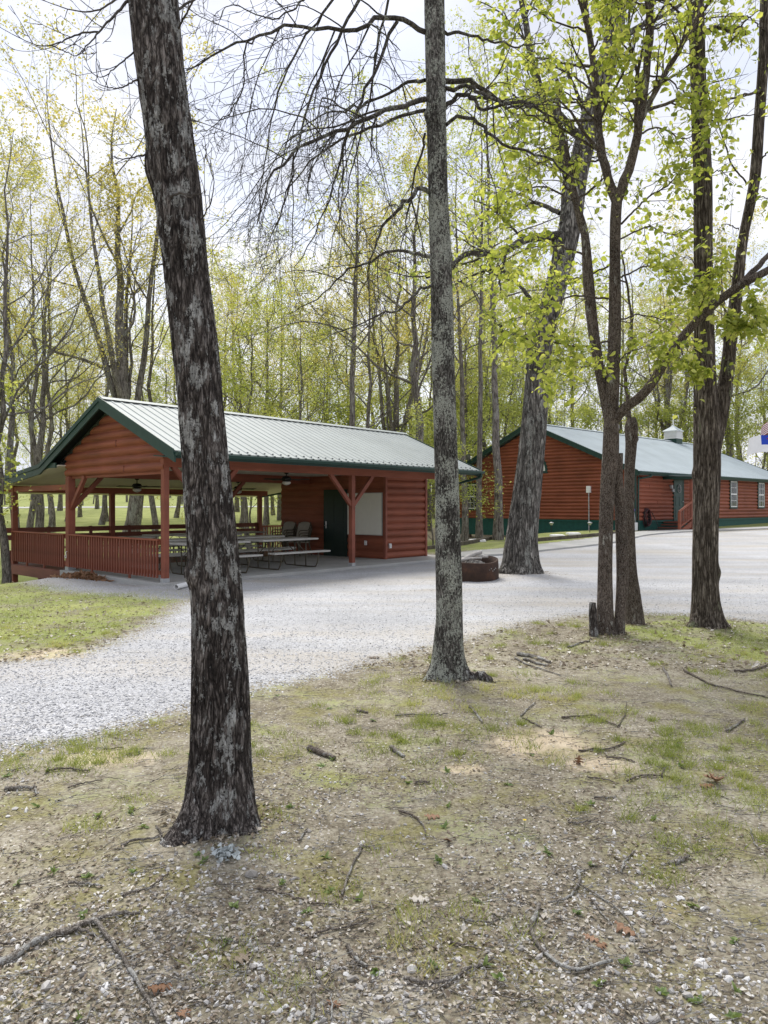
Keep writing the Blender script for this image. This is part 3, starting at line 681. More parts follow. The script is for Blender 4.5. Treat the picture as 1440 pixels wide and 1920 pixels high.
# soffits
b = MB()
b.add([(T0 + 0.02, EV + 0.02, rz_(EV) - 0.135), (T0 + 0.02, -0.06, rz_(EV) - 0.05), (T1 - 0.05, -0.06, rz_(EV) - 0.05), (T1 - 0.05, EV + 0.02, rz_(EV) - 0.135), (T0 + 0.02, EV + 0.02, rz_(EV) - 0.155), (T0 + 0.02, -0.06, rz_(EV) - 0.07), (T1 - 0.05, -0.06, rz_(EV) - 0.07), (T1 - 0.05, EV + 0.02, rz_(EV) - 0.155)], [np.array([(0,1,2,3),(7,6,5,4),(0,4,5,1),(1,5,6,2),(2,6,7,3),(3,7,4,0)])])
b.build('eave_soffit', M['green'], roof)
b = MB(); b.box(0.06, 9.7, 0.06, 4.28, 2.60, 2.63)
b.prism([(4.42, 2.62), (LT - 0.12, ltz(LT) - 0.17), (LT - 0.12, ltz(LT) - 0.15), (4.42, 2.645)], 'x', T0 + 0.06, T1 - 0.1)
b.build('ceiling', M['cream'], pv)
b = MB(); b.box(T0 + 0.024, T0 + 0.055, 4.52, 5.32, 2.575, 2.70); b.build('gable_return', M['green'], roof)
# log siding
def log_strip(mb, s0f, s1f, z0, z1, course, out0, bulge, flip=1, steps=6, axis='x', pos=0.0):
    """log siding on the plane axis=pos, running along the other horizontal axis between s0f(z) and s1f(z); out is -axis*flip"""
    zs = []; z = z0
    while z < z1 - 1e-4:
        for k in range(steps):
            f = k / steps; zz = z + f * course
            if zz < z1: zs.append((zz, bulge * (max(sin(pi * min(f / 0.90, 1)), 0))**0.6 if f < 0.90 else 0))
        z += course
    zs.append((z1, 0))
    V = []
    for (zz, o) in zs:
        a, c = s0f(zz), s1f(zz); p = pos - flip * (out0 + o)
        for s in (a, c): V.append((p, s, zz) if axis == 'x' else (s, p, zz))
    n = len(zs); k = np.arange(n - 1) * 2
    mb.add(V, [np.stack((k, k + 1, k + 3, k + 2), 1)])
    # back closure
    V2 = []
    for zz in (z0, z1):
        for s in (s0f(zz), s1f(zz)): V2.append((pos, s, zz) if axis == 'x' else (s, pos, zz))
    mb.add(V2, [np.array([(0, 1, 3, 2)])])
GB = 2.36
lo = lambda z: max(-0.06, RS - max(0.02, (RZ - 0.24 - z)) / SL)
hi = lambda z: min(4.5, RS + max(0.02, (RZ - 0.24 - z)) / SL)
b = MB(); log_strip(b, lo, hi, GB, RZ - 0.26, 0.195, 0.004, 0.060, 1, 10, 'x', -0.02); b.build('gable_siding', M['red_y'], pv, True)
b = MB(); log_strip(b, lo, hi, GB + 0.3, RZ - 0.26, 0.195, 0.02, 0.035, -1, 8, 'x', 9.78); b.build('gable_siding', M['red_y'], pv, True)
for (zz, a, c) in ((2.36, 1.55, 1.56), (2.945, 1.9, 1.91)):
    b = MB(); b.box(-0.092, -0.062, a, c, zz + 0.02, zz + 0.16); b.build('siding_joint', M['deckred'], pv)
# beams
b = MB(); b.box(-0.07, 10.05, -0.07, 0.07, 2.44, 2.70); b.build('eave_beam', M['red_x'], pv, bevel=0.006)
b = MB(); b.box(0.0, 7.85, 4.28, 4.42, 2.36, 2.62); b.build('middle_beam', M['red_x'], pv, bevel=0.006)
b = MB(); b.box(-0.05, 0.05, 4.46, 7.76, 2.03, 2.17); b.build('deck_beam', M['red_y'], pv)
b = MB(); b.box(-0.05, 0.05, 7.92, 9.9, 2.02, 2.10); b.build('deck_beam', M['red_y'], pv)
b = MB(); b.box(-0.07, 8.9, 7.77, 7.91, 2.02, 2.20); b.build('outer_beam', M['red_x'], pv, bevel=0.006)
b = MB(); b.box(-0.004, 0.07, 0.08, 4.27, 2.30, 2.58); b.build('gable_beam', M['red_y'], pv)
# posts and braces
def post(t, s, z0, z1, w=0.125, boot=True):
    b = MB(); b.box(t - w / 2, t + w / 2, s - w / 2, s + w / 2, z0, z1); o = b.build('post', M['red_z'], pv, bevel=0.006)
    if boot:
        q = MB(); w2 = w + 0.012; q.box(t - w2 / 2, t + w2 / 2, s - w2 / 2, s + w2 / 2, z0 - 0.005, z0 + 0.085); q.build('post_boot', M['galv'], o)
    return o
def brace(t, s, dt, ds, ztop, o, L=0.74):
    b = MB(); e = 0.05
    b.bar((t + dt * e, s + ds * e, ztop - L - 0.03), (t + dt * (L + 0.06), s + ds * (L + 0.06), ztop + 0.02), 0.085, 0.10, (dt, ds, -1)); b.build('brace', M['red_z'], o)
zs_ = 0.06
p = post(0, 0, zs_, 2.44)
p = post(0.98, 0, zs_, 2.44); brace(0.98, 0, 1, 0, 2.44, p); brace(0.98, 0, -1, 0, 2.44, p)
p = post(5.48, 0, zs_, 2.44); brace(5.48, 0, 1, 0, 2.44, p); brace(5.48, 0, -1, 0, 2.44, p)
p = post(9.95, 0, zs_, 2.44); brace(9.95, 0, -1, 0, 2.44, p)
p = post(0, 4.35, zs_, 2.36, 0.175); brace(0, 4.35, 0, -1, 2.33, p); brace(0, 4.35, 1, 0, 2.36, p)
p = post(4.45, 4.35, zs_, 2.36); brace(4.45, 4.35, 1, 0, 2.36, p); brace(4.45, 4.35, -1, 0, 2.36, p)
for t in (2.86, 5.72, 8.58): post(t, 7.84, -0.02, 2.02, 0.14, False)
post(0, 7.84, -0.95, 2.02, 0.14, False)
for t in (1.6, 4.3, 7.0): post(t, 7.84, -0.95, -0.24, 0.14, False)
post(0.05, 6.2, -0.95, -0.24, 0.12, False)
# slab
b = MB(); b.box(-0.2, 10.35, -0.20, 4.50, -0.30, zs_); b.box(7.9, 10.35, 4.50, 6.0, -0.30, zs_ - 0.003); b.build('floor_slab', M['concrete'], pv, bevel=0.012)
# deck
b = MB()
for k in range(24):
    s = 4.52 + k * 0.142; b.box(-0.10, 8.75, s, s + 0.134, -0.008, 0.03)
b.build('deck_floor', M['deckred'], pv)
b = MB(); b.box(-0.13, -0.085, 4.51, 7.93, -0.24, 0.012); b.build('rim_joist', M['deckred'], pv, bevel=0.004)
b = MB(); b.box(-0.08, 8.8, 7.93, 7.97, -0.24, 0.012); b.build('rim_joist', M['deckred'], pv, bevel=0.004)
# gable end railing with separate balusters
def railing(s0, s1, zt, zb, n, parent, t=-0.10):
    r_ = MB(); r_.box(t - 0.03, t + 0.09, s0, s1, zt - 0.035, zt); r_.box(t + 0.025, t + 0.065, s0, s1, zt - 0.12, zt - 0.037); r_.box(t + 0.025, t + 0.065, s0, s1, zb + 0.06, zb + 0.15)
    o = r_.build('railing', M['red_y'], parent, bevel=0.004)
    q = MB(); q.box(-0.02, 0.02, -0.02, 0.02, 0, zt - 0.036 - zb); bal = q.build('baluster', M['red_z'], o); bal.location = (t + 0.003, s0 + 0.06, zb)
    for k in range(1, n):
        c = bal.copy(); COL.objects.link(c); c.parent = o; jz = random.uniform(-0.004, 0.004)
        c.location = (t + 0.003, s0 + 0.06 + (s1 - s0 - 0.12) * k / (n - 1), zb + jz); c.rotation_euler = (random.uniform(-.006, .006), random.uniform(-.006, .006), random.uniform(-.05, .05))
    return o
railing(0.08, 4.25, 0.95, 0.15, 35, pv)
railing(4.46, 7.76, 0.95, 0.12, 27, pv)
b = MB(); b.box(-0.06, -0.02, 1.35, 1.40, 0.0, 0.28); b.box(-0.06, -0.02, 3.1, 3.15, 0.0, 0.28); b.box(-0.08, -0.04, 5.7, 5.75, 0.03, 0.28); b.box(-0.08, -0.04, 6.8, 6.85, 0.03, 0.28); b.build('rail_foot', M['red_z'], pv)
# back rail bench
b = MB()
for (z, o) in ((0.90, 0.10), (0.70, 0.05)): b.bar((-0.5, 7.80 + o, z + 0.055), (8.50, 7.80 + o, z + 0.055), 0.035, 0.14, (0, 0.25, 1))
b.build('bench_backrest', M['deckred'], pv)
b = MB()
for s in (7.30, 7.46, 7.62): b.box(0.1, 8.5, s, s + 0.14, 0.43, 0.465)
b.build('bench_seat', M['deckred'], pv)
b = MB()
for t in np.arange(-0.3, 8.5, 1.25):
    b.bar((t, 7.74, 0.0 if t > 0 else 0.3), (t, 7.90, 1.04), 0.04, 0.09, (1, 0, 0)); b.box(t - 0.02, t + 0.02, 7.32, 7.36, 0.02, 0.43)
b.build('bench_support', M['deckred'], pv)
b = MB(); b.box(8.66, 10.2, 7.80, 7.88, 0.86, 0.92)
for t in np.arange(8.7, 10.2, 0.12): b.box(t, t + 0.035, 7.82, 7.86, 0.05, 0.86)
b.build('back_railing', M['red_x'], pv)
# store room at the right-hand end
TR0, TR1, SR0, SR1 = 7.88, 9.72, 0.98, 5.72
b = MB(); log_strip(b, lambda z: TR0, lambda z: TR1, zs_, 2.62, 0.215, 0.0, 0.068, 1, 10, 'y', SR0); b.build('room_wall', M['red_x'], pv, True)
b = MB(); log_strip(b, lambda z: SR0, lambda z: SR1, zs_, 2.62, 0.215, 0.015, 0.03, 1, 8, 'x', TR0); b.build('room_wall', M['red_y'], pv, True)
b = MB(); b.box(TR0 + 0.01, TR1, SR1 - 0.02, SR1 + 0.03, -0.3, 2.4); b.box(TR1, TR1 + 0.04, SR0, SR1, -0.1, 2.9); b.build('room_wall', M['red_x'], pv)
for (a, c) in ((TR0 - 0.075, TR0 + 0.01), (TR1 - 0.02, TR1 + 0.07)):
    b = MB(); b.box(a, c, SR0 - 0.085, SR0 + 0.02, zs_, 2.60); b.build('corner_board', M['red_z'], pv, bevel=0.004)
b = MB(); b.box(TR0 - 0.085, TR0, 2.52, 3.56, zs_, 2.16); dr = b.build('door', M['doorgreen'], pv, bevel=0.004)
b = MB()
for (y0, y1) in ((2.66, 3.0), (3.08, 3.42)):
    for (z0, z1) in ((0.25, 0.95), (1.1, 1.95)): b.box(TR0 - 0.092, TR0 - 0.084, y0, y1, z0, z1)
b.build('door_panel', M['doorgreen'], dr, bevel=0.003)
b = MB(); b.tube([(TR0 - 0.085, 3.44, 1.02), (TR0 - 0.14, 3.44, 1.02), (TR0 - 0.145, 3.36, 1.02)], 0.012, 8); b.box(TR0 - 0.095, TR0 - 0.085, 3.41, 3.47, 0.93, 1.15); b.build('handle', M['steel'], dr)
# whiteboard and outlets
def in_frame(parent, t, s): return parent
wb = thing('whiteboard', 'large blank cream whiteboard hung beside the dark door', 'whiteboard', (*pav(TR0 - 0.05, 1.75), 0), RP)
b = MB(); b.box(-0.028, -0.01, -0.70, 0.72, 0.78, 2.02); b.build('board_panel', M['board'], wb)
b = MB()
b.box(-0.036, -0.008, -0.72, -0.70, 0.76, 2.04); b.box(-0.036, -0.008, 0.72, 0.74, 0.76, 2.04); b.box(-0.036, -0.008, -0.70, 0.72, 2.02, 2.04); b.box(-0.036, -0.008, -0.70, 0.72, 0.76, 0.78); b.box(-0.09, -0.037, -0.6, 0.6, 0.765, 0.775); b.build('board_frame', M['plastic'], wb)
def outlet(t, s, z, rz, label):
    x, y = pav(t, s); o = thing('power_outlet', label, 'outlet', (x, y, z), rz, 'white outlets on the pavilion store room')
    q = MB(); q.box(-0.045, 0.0, -0.045, 0.045, -0.07, 0.07); q.build('cover_plate', M['white'], o, bevel=0.008)
    q = MB()
    for z0 in (-0.04, 0.015): q.box(-0.049, -0.0455, -0.016, 0.016, z0, z0 + 0.028)
    q.build('socket', M['plastic'], o)
outlet(TR0 - 0.04, 1.72, 0.52, RP, 'white outlet below the whiteboard in shade')
outlet(TR0 + 0.14, SR0 - 0.055, 0.45, RP + pi / 2, 'white outlet at the outer corner of the store room, beside the corner board')

# ceiling fans
def fan(name_label, t, s, ztop, rod, a0):
    x, y = pav(t, s); o = thing('ceiling_fan', name_label, 'ceiling fan', (x, y, ztop), RP, 'ceiling fans under the pavilion roof')
    q = MB(); q.lathe([(0.02, 0.0), (0.075, 0.0), (0.06, -0.05), (0.02, -0.07), (0.013, -0.07), (0.013, -rod)], 14); q.build('down_rod', M['black'], o, True)
    q = MB(); q.lathe([(0.03, -rod), (0.11, -rod - 0.02), (0.14, -rod - 0.07), (0.13, -rod - 0.13), (0.08, -rod - 0.15), (0.02, -rod - 0.15)], 18); q.build('motor', M['black'], o, True)
    q = MB(); q.lathe([(0.09, -rod - 0.155), (0.125, -rod - 0.18), (0.11, -rod - 0.22), (0.06, -rod - 0.25), (0.01, -rod - 0.26)], 18); q.build('lamp_globe', M['lamp'], o, True)
    for k in range(5):
        a = a0 + k * 2 * pi / 5; d = np.array((cos(a), sin(a), 0)); n = np.array((-sin(a), cos(a), 0.18)); n /= np.linalg.norm(n); up = np.cross(d, n)
        z = np.array((0, 0, -rod - 0.10)); V = []
        for (rr, w) in ((0.12, 0.03), (0.22, 0.055), (0.62, 0.068), (0.66, 0.05)):
            for sg in (-1, 1):
                for th in (0, 0.008): V.append(z + d * rr + n * w * sg + up * th)
        fs = []
        for e in range(3):
            c = e * 4; fs += [(c, c + 4, c + 6, c + 2), (c + 1, c + 3, c + 7, c + 5), (c, c + 1, c + 5, c + 4), (c + 2, c + 6, c + 7, c + 3)]
        fs += [(0, 2, 3, 1), (12, 13, 15, 14)]
        q = MB(); q.add(V, [np.array(fs)]); q.build('blade', M['black'], o)
fan('dark ceiling fan in front of the store room wall', 5.1, 2.2, 2.60, 0.12, 0.3)
fan('dark ceiling fan over the deck, seen just right of the double-braced post', 2.68, 6.0, 2.46, 0.16, 0.8)
fan('dark ceiling fan half hidden behind the leaning dark trunk', 6.25, 6.0, 2.46, 0.16, 0.1)

# picnic tables
def picnic_table():
    o = thing('picnic_table', '', 'picnic table', group='folding picnic tables under the pavilion')
    def slab(n, y0, y1, z, th):
        q = MB(); q.box(-0.91, 0.91, y0, y1, z - th, z); q.build(n, M['plastic'], o, bevel=0.018)
    slab('tabletop', -0.38, 0.38, 0.745, 0.05); slab('bench', -0.85, -0.57, 0.44, 0.045); slab('bench', 0.57, 0.85, 0.44, 0.045)
    for x in (-0.60, 0.60):
        q = MB()
        q.tube(resample([(x, -0.71, 0.40), (x, -0.70, 0.22), (x, -0.62, 0.05), (x, -0.50, 0.018), (x, 0.50, 0.018), (x, 0.62, 0.05), (x, 0.70, 0.22), (x, 0.71, 0.40)], 40), 0.0165, 8)
        for y in (-0.22, 0.22): q.tube([(x, y, 0.02), (x, y, 0.70)], 0.0165, 8)
        q.build('leg_frame', M['bronze'], o, True)
    q = MB()
    for y in (-0.22, 0.22):
        for sx in (-1, 1): q.tube([(sx * 0.60, y, 0.36), (sx * 0.22, y, 0.69)], 0.011, 6)
    q.build('cross_brace', M['bronze'], o, True)
    return o
proto = picnic_table()
tabs = [(3.95, 1.00, 'grey picnic table with bronze legs nearest the whiteboard post'), (1.72, 0.95, 'grey picnic table right behind the leaning trunk at the slab edge'), (1.75, 2.75, 'grey picnic table behind the front railing near its open end'), (4.3, 2.75, 'grey picnic table in the second row below the ceiling fan'),
        (1.9, 5.6, 'grey picnic table on the deck behind the double-braced post'), (4.3, 4.75, 'grey picnic table in the third row before the stacked chairs'), (4.2, 6.45, 'grey picnic table on the deck close to the rear bench'), (6.6, 6.5, 'grey picnic table on the deck farthest from the railing')]
for k, (t, s, lab) in enumerate(tabs):
    o = proto if k == 0 else copy_tree(proto)
    x, y = pav(t, s); o.location = (x, y, zs_ + 0.002 if s < 3.6 else 0.062 if s < 5 and False else 0.03 if s > 5.4 else zs_ + 0.002); o.rotation_euler = (0, 0, RP + random.uniform(-0.04, 0.04)); o['label'] = lab

# stacked patio chairs
def patio_chair():
    o = thing('patio_chair', '', 'chair', group='stacked beige chairs by the store room')
    q = MB(); q.prism([(-0.24, 0.40), (0.22, 0.43), (0.22, 0.45), (-0.24, 0.42)], 'x', -0.24, 0.24); q.build('seat', M['chairfab'], o)
    pts = [(-0.22, 0.42), (-0.28, 0.62), (-0.33, 0.80), (-0.36, 0.90)]
    V = []
    for x in np.linspace(-0.23, 0.23, 7):
        for (y, z) in pts: V.append((x, y - 0.02 + 0.10 * (x / 0.23)**2 * 0.3, z - (0.06 * (abs(x) / 0.23)**4 if z > 0.85 else 0)))
    W = [(x, y - 0.015, z) for (x, y, z) in V]; n = 4; f = []
    for a in range(6):
        for c in range(3): f.append((a * n + c, (a + 1) * n + c, (a + 1) * n + c + 1, a * n + c + 1))
    f = np.array(f); k = len(V); ring = [(a * n + 3, (a + 1) * n + 3, (a + 1) * n + 3 + k, a * n + 3 + k) for a in range(6)]
    q = MB(); q.add(V + W, [np.vstack((f, f[:, ::-1] + k, ring))]); q.build('backrest', M['chairfab'], o, True)
    for sx in (-1, 1):
        q = MB(); q.tube(resample([(sx * 0.25, 0.24, 0.0), (sx * 0.25, 0.22, 0.42), (sx * 0.26, 0.20, 0.62), (sx * 0.26, -0.20, 0.64), (sx * 0.25, -0.30, 0.72)], 24), 0.014, 6); q.build('arm_frame', M['bronze'], o, True)
        q = MB(); q.tube(resample([(sx * 0.25, -0.34, 0.0), (sx * 0.245, -0.24, 0.42), (sx * 0.24, -0.38, 0.90)], 16), 0.014, 6); q.build('leg', M['bronze'], o, True)
    return o
ch = patio_chair(); first = True
for si, (t, s) in enumerate(((7.15, 4.75), (7.15, 4.02))):
    for k in range(3):
        o = ch if first else copy_tree(ch); first = False
        x, y = pav(t - 0.03 * k, s); o.location = (x, y, zs_ + 0.002 + 0.085 * k); o.rotation_euler = (0, 0, RP + pi / 2 + 0.15)
        o['label'] = ('top' if k == 2 else 'middle' if k == 1 else 'bottom') + ' beige chair of the stack ' + ('beside the dark door' if si else 'farther from the dark door')

hk = thing('rope_hook', 'small pale hook hung low on the double-braced post', 'hook', (*pav(-0.11, 4.32), 0.42), RP)
b = MB(); b.tube(resample([(0.02, 0, 0.10), (-0.02, 0, 0.08), (-0.03, -0.05, 0.02), (-0.02, -0.03, -0.05), (-0.02, 0.03, -0.05), (-0.02, 0.05, 0.0)], 20), 0.009, 6); b.build('hook_bar', M['white'], hk, True)
# ------------------------------------------------------------------ chapel
cp = thing('log_chapel', 'long red log-sided chapel with pale blue metal roof and green skirting', 'chapel', (C0[0], C0[1], 0), RC)
WID, LEN, ZS, ZE = 11.9, 20.0, 0.94, 3.30
RSC, RZC, SLC = 5.95, 6.14, 0.445
def crz(s): return RZC - SLC * abs(s - RSC)
CT0, CT1, CE = -0.35, 20.3, -0.38
rf = roof_obj([(CE, crz(CE), RSC, RZC, CT0, CT1, 0.3), (2 * RSC - CE, crz(CE), RSC, RZC, CT0, CT1, 0.3)], M['roof2'], cp)
b = MB(); b.prism([(RSC - 0.2, RZC - 0.04), (RSC, RZC + 0.05), (RSC + 0.2, RZC - 0.04), (RSC, RZC + 0.032)], 'x', CT0, CT1); b.build('ridge_cap', M['roof2'], rf)
for t in (CT0, CT1 - 0.03):
    b = MB()
    for (a, c) in ((CE, RSC), (RSC, 2 * RSC - CE)):
        b.prism([(a, crz(a) - 0.02), (c, crz(c) - 0.02), (c, crz(c) - 0.25), (a, crz(a) - 0.25)], 'x', t - 0.02, t + 0.02)
        b.prism([(a, crz(a) + 0.03), (c, crz(c) + 0.03), (c, crz(c) - 0.08), (a, crz(a) - 0.08)], 'x', t - 0.045, t - 0.022)
    b.build('rake_board', M['green'], rf)
b = MB(); b.box(CT0 + 0.03, CT1 - 0.06, CE - 0.02, CE + 0.01, crz(CE) - 0.2, crz(CE) - 0.02); b.build('fascia', M['green'], rf)
b = MB(); b.prism([(CE - 0.022, crz(CE) - 0.03), (CE - 0.13, crz(CE) - 0.03), (CE - 0.14, crz(CE) - 0.05), (CE - 0.10, crz(CE) - 0.14), (CE - 0.022, crz(CE) - 0.15)], 'x', CT0, CT1); b.build('gutter', M['green'], rf)
b = MB(); zt = crz(CE) - 0.14; b.tube(resample([(0.75, CE - 0.07, zt), (0.72, CE - 0.06, zt - 0.10), (0.22, -0.16, zt - 0.22), (0.12, -0.13, zt - 0.36), (0.12, -0.13, 0.55), (0.12, -0.30, 0.5)], 40), 0.045, 8); b.build('downspout', M['green'], cp, True)
b = MB(); b.box(CT0 + 0.02, CT1 - 0.05, CE + 0.01, 0.0, ZE - 0.03, ZE - 0.005); b.build('eave_soffit', M['green'], rf)
glo = lambda z: max(0.0, RSC - max(0.02, (RZC - 0.26 - z)) / SLC)
ghi = lambda z: min(WID, RSC + max(0.02, (RZC - 0.26 - z)) / SLC)
b = MB(); log_strip(b, glo, ghi, ZS, RZC - 0.28, 0.178, 0.004, 0.075, 1, 10, 'x', 0.0); b.build('gable_wall', M['red_y'], cp, True)
b = MB(); log_strip(b, lambda z: 0.0, lambda z: LEN, ZS, ZE - 0.03, 0.197, 0.004, 0.07, 1, 10, 'y', 0.0); b.build('front_wall', M['red_x'], cp, True)
b = MB(); b.box(0.02, LEN, WID - 0.05, WID, 0.0, ZE); b.box(LEN - 0.05, LEN, 0.05, WID - 0.06, 0.0, ZE)
b.prism([(0.05, ZE), (RSC, RZC - 0.3), (WID - 0.05, ZE)], 'x', LEN - 0.05, LEN); b.build('rear_wall', M['red_x'], cp)
b = MB(); b.box(0.0, LEN, 0.0, 0.04, 0.0, ZS - 0.005); b.box(0.0, 0.04, 0.045, WID, 0.0, ZS - 0.005); b.box(-0.04, LEN, -0.045, -0.002, ZS - 0.09, ZS + 0.01); b.box(-0.045, -0.002, 0.0, WID, ZS - 0.09, ZS + 0.01); b.build('skirting', M['skirt'], cp)
b = MB(); b.box(-0.085, 0.03, -0.085, 0.03, 0.2, ZE - 0.04); b.build('corner_board', M['green'], cp)
def window(axis, c, z0, z1, w, mid=0.5, cols=2):
    """sash window on the wall plane; axis 'x' = gable plane (c along y), 'y' = front wall (c along x)"""
    def bx(mb, a0, a1, o0, o1, z0, z1):
        if axis == 'x': mb.box(-o1, -o0, a0, a1, z0, z1)
        else: mb.box(a0, a1, -o1, -o0, z0, z1)
    q = MB(); k = 0.09
    bx(q, c - w / 2 - k, c - w / 2, 0.02, 0.105, z0 - k, z1 + k); bx(q, c + w / 2, c + w / 2 + k, 0.02, 0.105, z0 - k, z1 + k); bx(q, c - w / 2, c + w / 2, 0.02, 0.105, z1, z1 + k); bx(q, c - w / 2, c + w / 2, 0.02, 0.115, z0 - k, z0)
    o = q.build('window', M['green'], cp)
    q = MB(); bx(q, c - w / 2, c + w / 2, 0.02, 0.084, z0, z1); q.build('pane', M['glass'], o)
    q = MB(); e = 0.055; zm = z0 + (z1 - z0) * mid
    bx(q, c - w / 2, c - w / 2 + e, 0.085, 0.102, z0, z1); bx(q, c + w / 2 - e, c + w / 2, 0.085, 0.102, z0, z1)
    for (a, d) in ((z0, z0 + e), (z1 - e, z1), (zm - 0.035, zm + 0.035)): bx(q, c - w / 2 + e, c + w / 2 - e, 0.085, 0.101, a, d)
    for i in range(1, cols + 1): x = c - w / 2 + w * i / (cols + 1); bx(q, x - 0.009, x + 0.009, 0.085, 0.098, z0 + e, z1 - e)
    for zz in ((z0 + zm) / 2, (z1 + zm) / 2): bx(q, c - w / 2 + e, c + w / 2 - e, 0.085, 0.097, zz - 0.009, zz + 0.009)
    q.build('sash', M['white'], o)
window('y', 11.25, 1.60, 3.10, 0.88); window('y', 15.4, 1.60, 3.10, 0.88); window('y', 18.4, 1.60, 3.10, 0.88)
window('x', 10.15, 1.50, 2.92, 0.90)
# half-round attic window
q = MB(); n = 14; cy, cz, R1, R2 = 5.90, 3.52, 0.98, 0.85
def arc(Ra, Rb, x0, x1, mb):
    a = np.linspace(0, pi, n + 1)
    for i in range(n):
        mb.prism([(cy + Ra * cos(a[i]), cz + Ra * sin(a[i])), (cy + Ra * cos(a[i + 1]), cz + Ra * sin(a[i + 1])), (cy + Rb * cos(a[i + 1]), cz + Rb * sin(a[i + 1])), (cy + Rb * cos(a[i]), cz + Rb * sin(a[i]))], 'x', x0, x1)
arc(R1, R2, -0.10, -0.02, q); q.box(-0.10, -0.02, cy - R1, cy + R1, cz - 0.12, cz); o = q.build('window', M['green'], cp)
q = MB(); q.prism([(cy + R2 * cos(a), cz + R2 * sin(a)) for a in np.linspace(0, pi, 20)], 'x', -0.07, -0.02); q.build('pane', M['glass'], o)
q = MB(); arc(R2, R2 - 0.09, -0.095, -0.072, q); q.box(-0.094, -0.072, cy - R2, cy + R2, cz, cz + 0.08); q.build('sash', M['white'], o)
# front door, awning, steps
b = MB(); b.box(3.80, 3.89, -0.10, 0.0, 0.88, 3.10); b.box(4.83, 4.92, -0.10, 0.0, 0.88, 3.10); b.box(3.89, 4.83, -0.10, 0.0, 3.02, 3.10); fr = b.build('door_frame', M['green'], cp)
b = MB(); b.box(3.895, 4.825, -0.085, -0.02, 0.90, 3.018); dr = b.build('door', M['doorteal'], cp)
b = MB()
for (x0, x1) in ((4.0, 4.32), (4.40, 4.72)):
    for (z0, z1) in ((1.05, 1.55), (1.65, 2.15)): b.box(x0, x1, -0.097, -0.084, z0, z1)
b.build('door_panel', M['doorteal'], dr, bevel=0.01)
b = MB(); b.lathe([(0.02, 0), (0.03, 0.03), (0.02, 0.06)], 10, (4.75, -0.12, 1.85)); b.build('handle', M['steel'], dr)
b = MB(); q_ = np.linspace(0, 2 * pi, 25)
b.tube([(4.36 + 0.17 * cos(a), -0.115, 2.55 + 0.20 * sin(a)) for a in q_], 0.018, 6, False); b.tube([(4.36 + 0.09 * cos(a), -0.115, 2.55 + 0.12 * sin(a)) for a in q_], 0.012, 6, False); b.build('door_wreath', M['galv'], dr, True)
b = MB(); b.box(2.70, 5.40, -1.55, -0.08, 3.02, 3.08); b.box(2.70, 5.40, -1.58, -1.552, 2.98, 3.12); b.box(2.66, 2.698, -1.58, -0.08, 2.98, 3.12); aw = b.build('porch_roof', M['green'], cp)
b = MB(); b.prism([(-1.62, 3.10), (-0.08, 3.17), (-0.08, 3.19), (-1.62, 3.12)], 'x', 2.62, 5.42); b.build('porch_sheet', M['roof2'], aw)
for t in (2.82, 5.15):
    b = MB(); b.box(t - 0.06, t + 0.06, -1.50, -1.38, 0.45, 2.98); b.build('porch_post', M['red_z'], cp)
ps = MB(); ps.box(2.70, 5.3, -1.5, -0.09, 0.80, 0.88); pch = ps.build('porch_deck', M['deckred'], cp)
for k, (z, t) in enumerate(((0.74, 2.36), (0.60, 2.02), (0.48, 1.68))):
    b = MB(); b.box(t, t + 0.32, -1.44, -0.12, z - 0.045, z); b.build('step', M['deckred'], pch)
b = MB(); b.prism([(1.5, 0.45), (2.70, 0.90), (2.70, 0.62), (1.5, 0.20)], 'y', -1.50, -1.45); b.build('stringer', M['red_x'], pch)
b = MB(); b.bar((1.36, -1.52, 1.38), (2.78, -1.52, 1.88), 0.06, 0.09, (0, 0, 1)); b.box(1.34, 1.44, -1.57, -1.47, 0.36, 1.36); b.bar((1.42, -1.52, 0.64), (2.74, -1.52, 1.10), 0.05, 0.07); b.box(2.88, 5.1, -1.55, -1.49, 1.84, 1.90); b.box(2.88, 5.1, -1.54, -1.50, 0.98, 1.04); rl = b.build('stair_railing', M['red_y'], pch)
b = MB(); b.box(1.56, 1.60, -1.54, -1.50, 0.68, 1.42); bal = b.build('baluster', M['red_z'], rl)
for k in range(1, 16):
    c = bal.copy(); COL.objects.link(c); c.parent = rl; c.location = (0.17 * k if k < 7 else 0.17 * k + 0.2, 0, min(0.06 * k, 0.36) if k < 7 else 0.42)
b = MB(); b.box(3.42, 3.58, -0.16, -0.03, 2.55, 2.72); b.lathe([(0.02, 0.0), (0.07, 0.02), (0.06, 0.16), (0.02, 0.18)], 10, (3.5, -0.2, 2.36)); b.build('wall_lamp', M['galv'], cp)
for k, (y_, c_) in enumerate(((2.3, 3), (3.9, 7), (4.6, 11), (7.2, 5), (8.1, 9), (1.4, 6), (6.4, 2), (3.1, 12))):
    b = MB(); z_ = ZS + 0.178 * c_; b.box(-0.086, -0.055, y_, y_ + 0.012, z_ + 0.03, z_ + 0.15); b.build('siding_joint', M['deckred'], cp)
for k, (x_, c_) in enumerate(((2.1, 4), (1.3, 8), (8.2, 3), (9.4, 7), (12.9, 5), (13.6, 9))):
    b = MB(); z_ = ZS + 0.197 * c_; b.box(x_, x_ + 0.012, -0.082, -0.055, z_ + 0.03, z_ + 0.165); b.build('siding_joint', M['deckred'], cp)
# meter box and conduit on gable
b = MB(); b.box(-0.19, -0.07, 2.31, 2.53, 2.32, 2.66); mb_ = b.build('meter_box', M['white'], cp, bevel=0.01)
b = MB(); b.tube([(-0.12, 2.42, 2.33), (-0.12, 2.41, 1.4), (-0.12, 2.41, 0.42)], 0.028, 6); b.build('conduit', M['galv'], mb_)
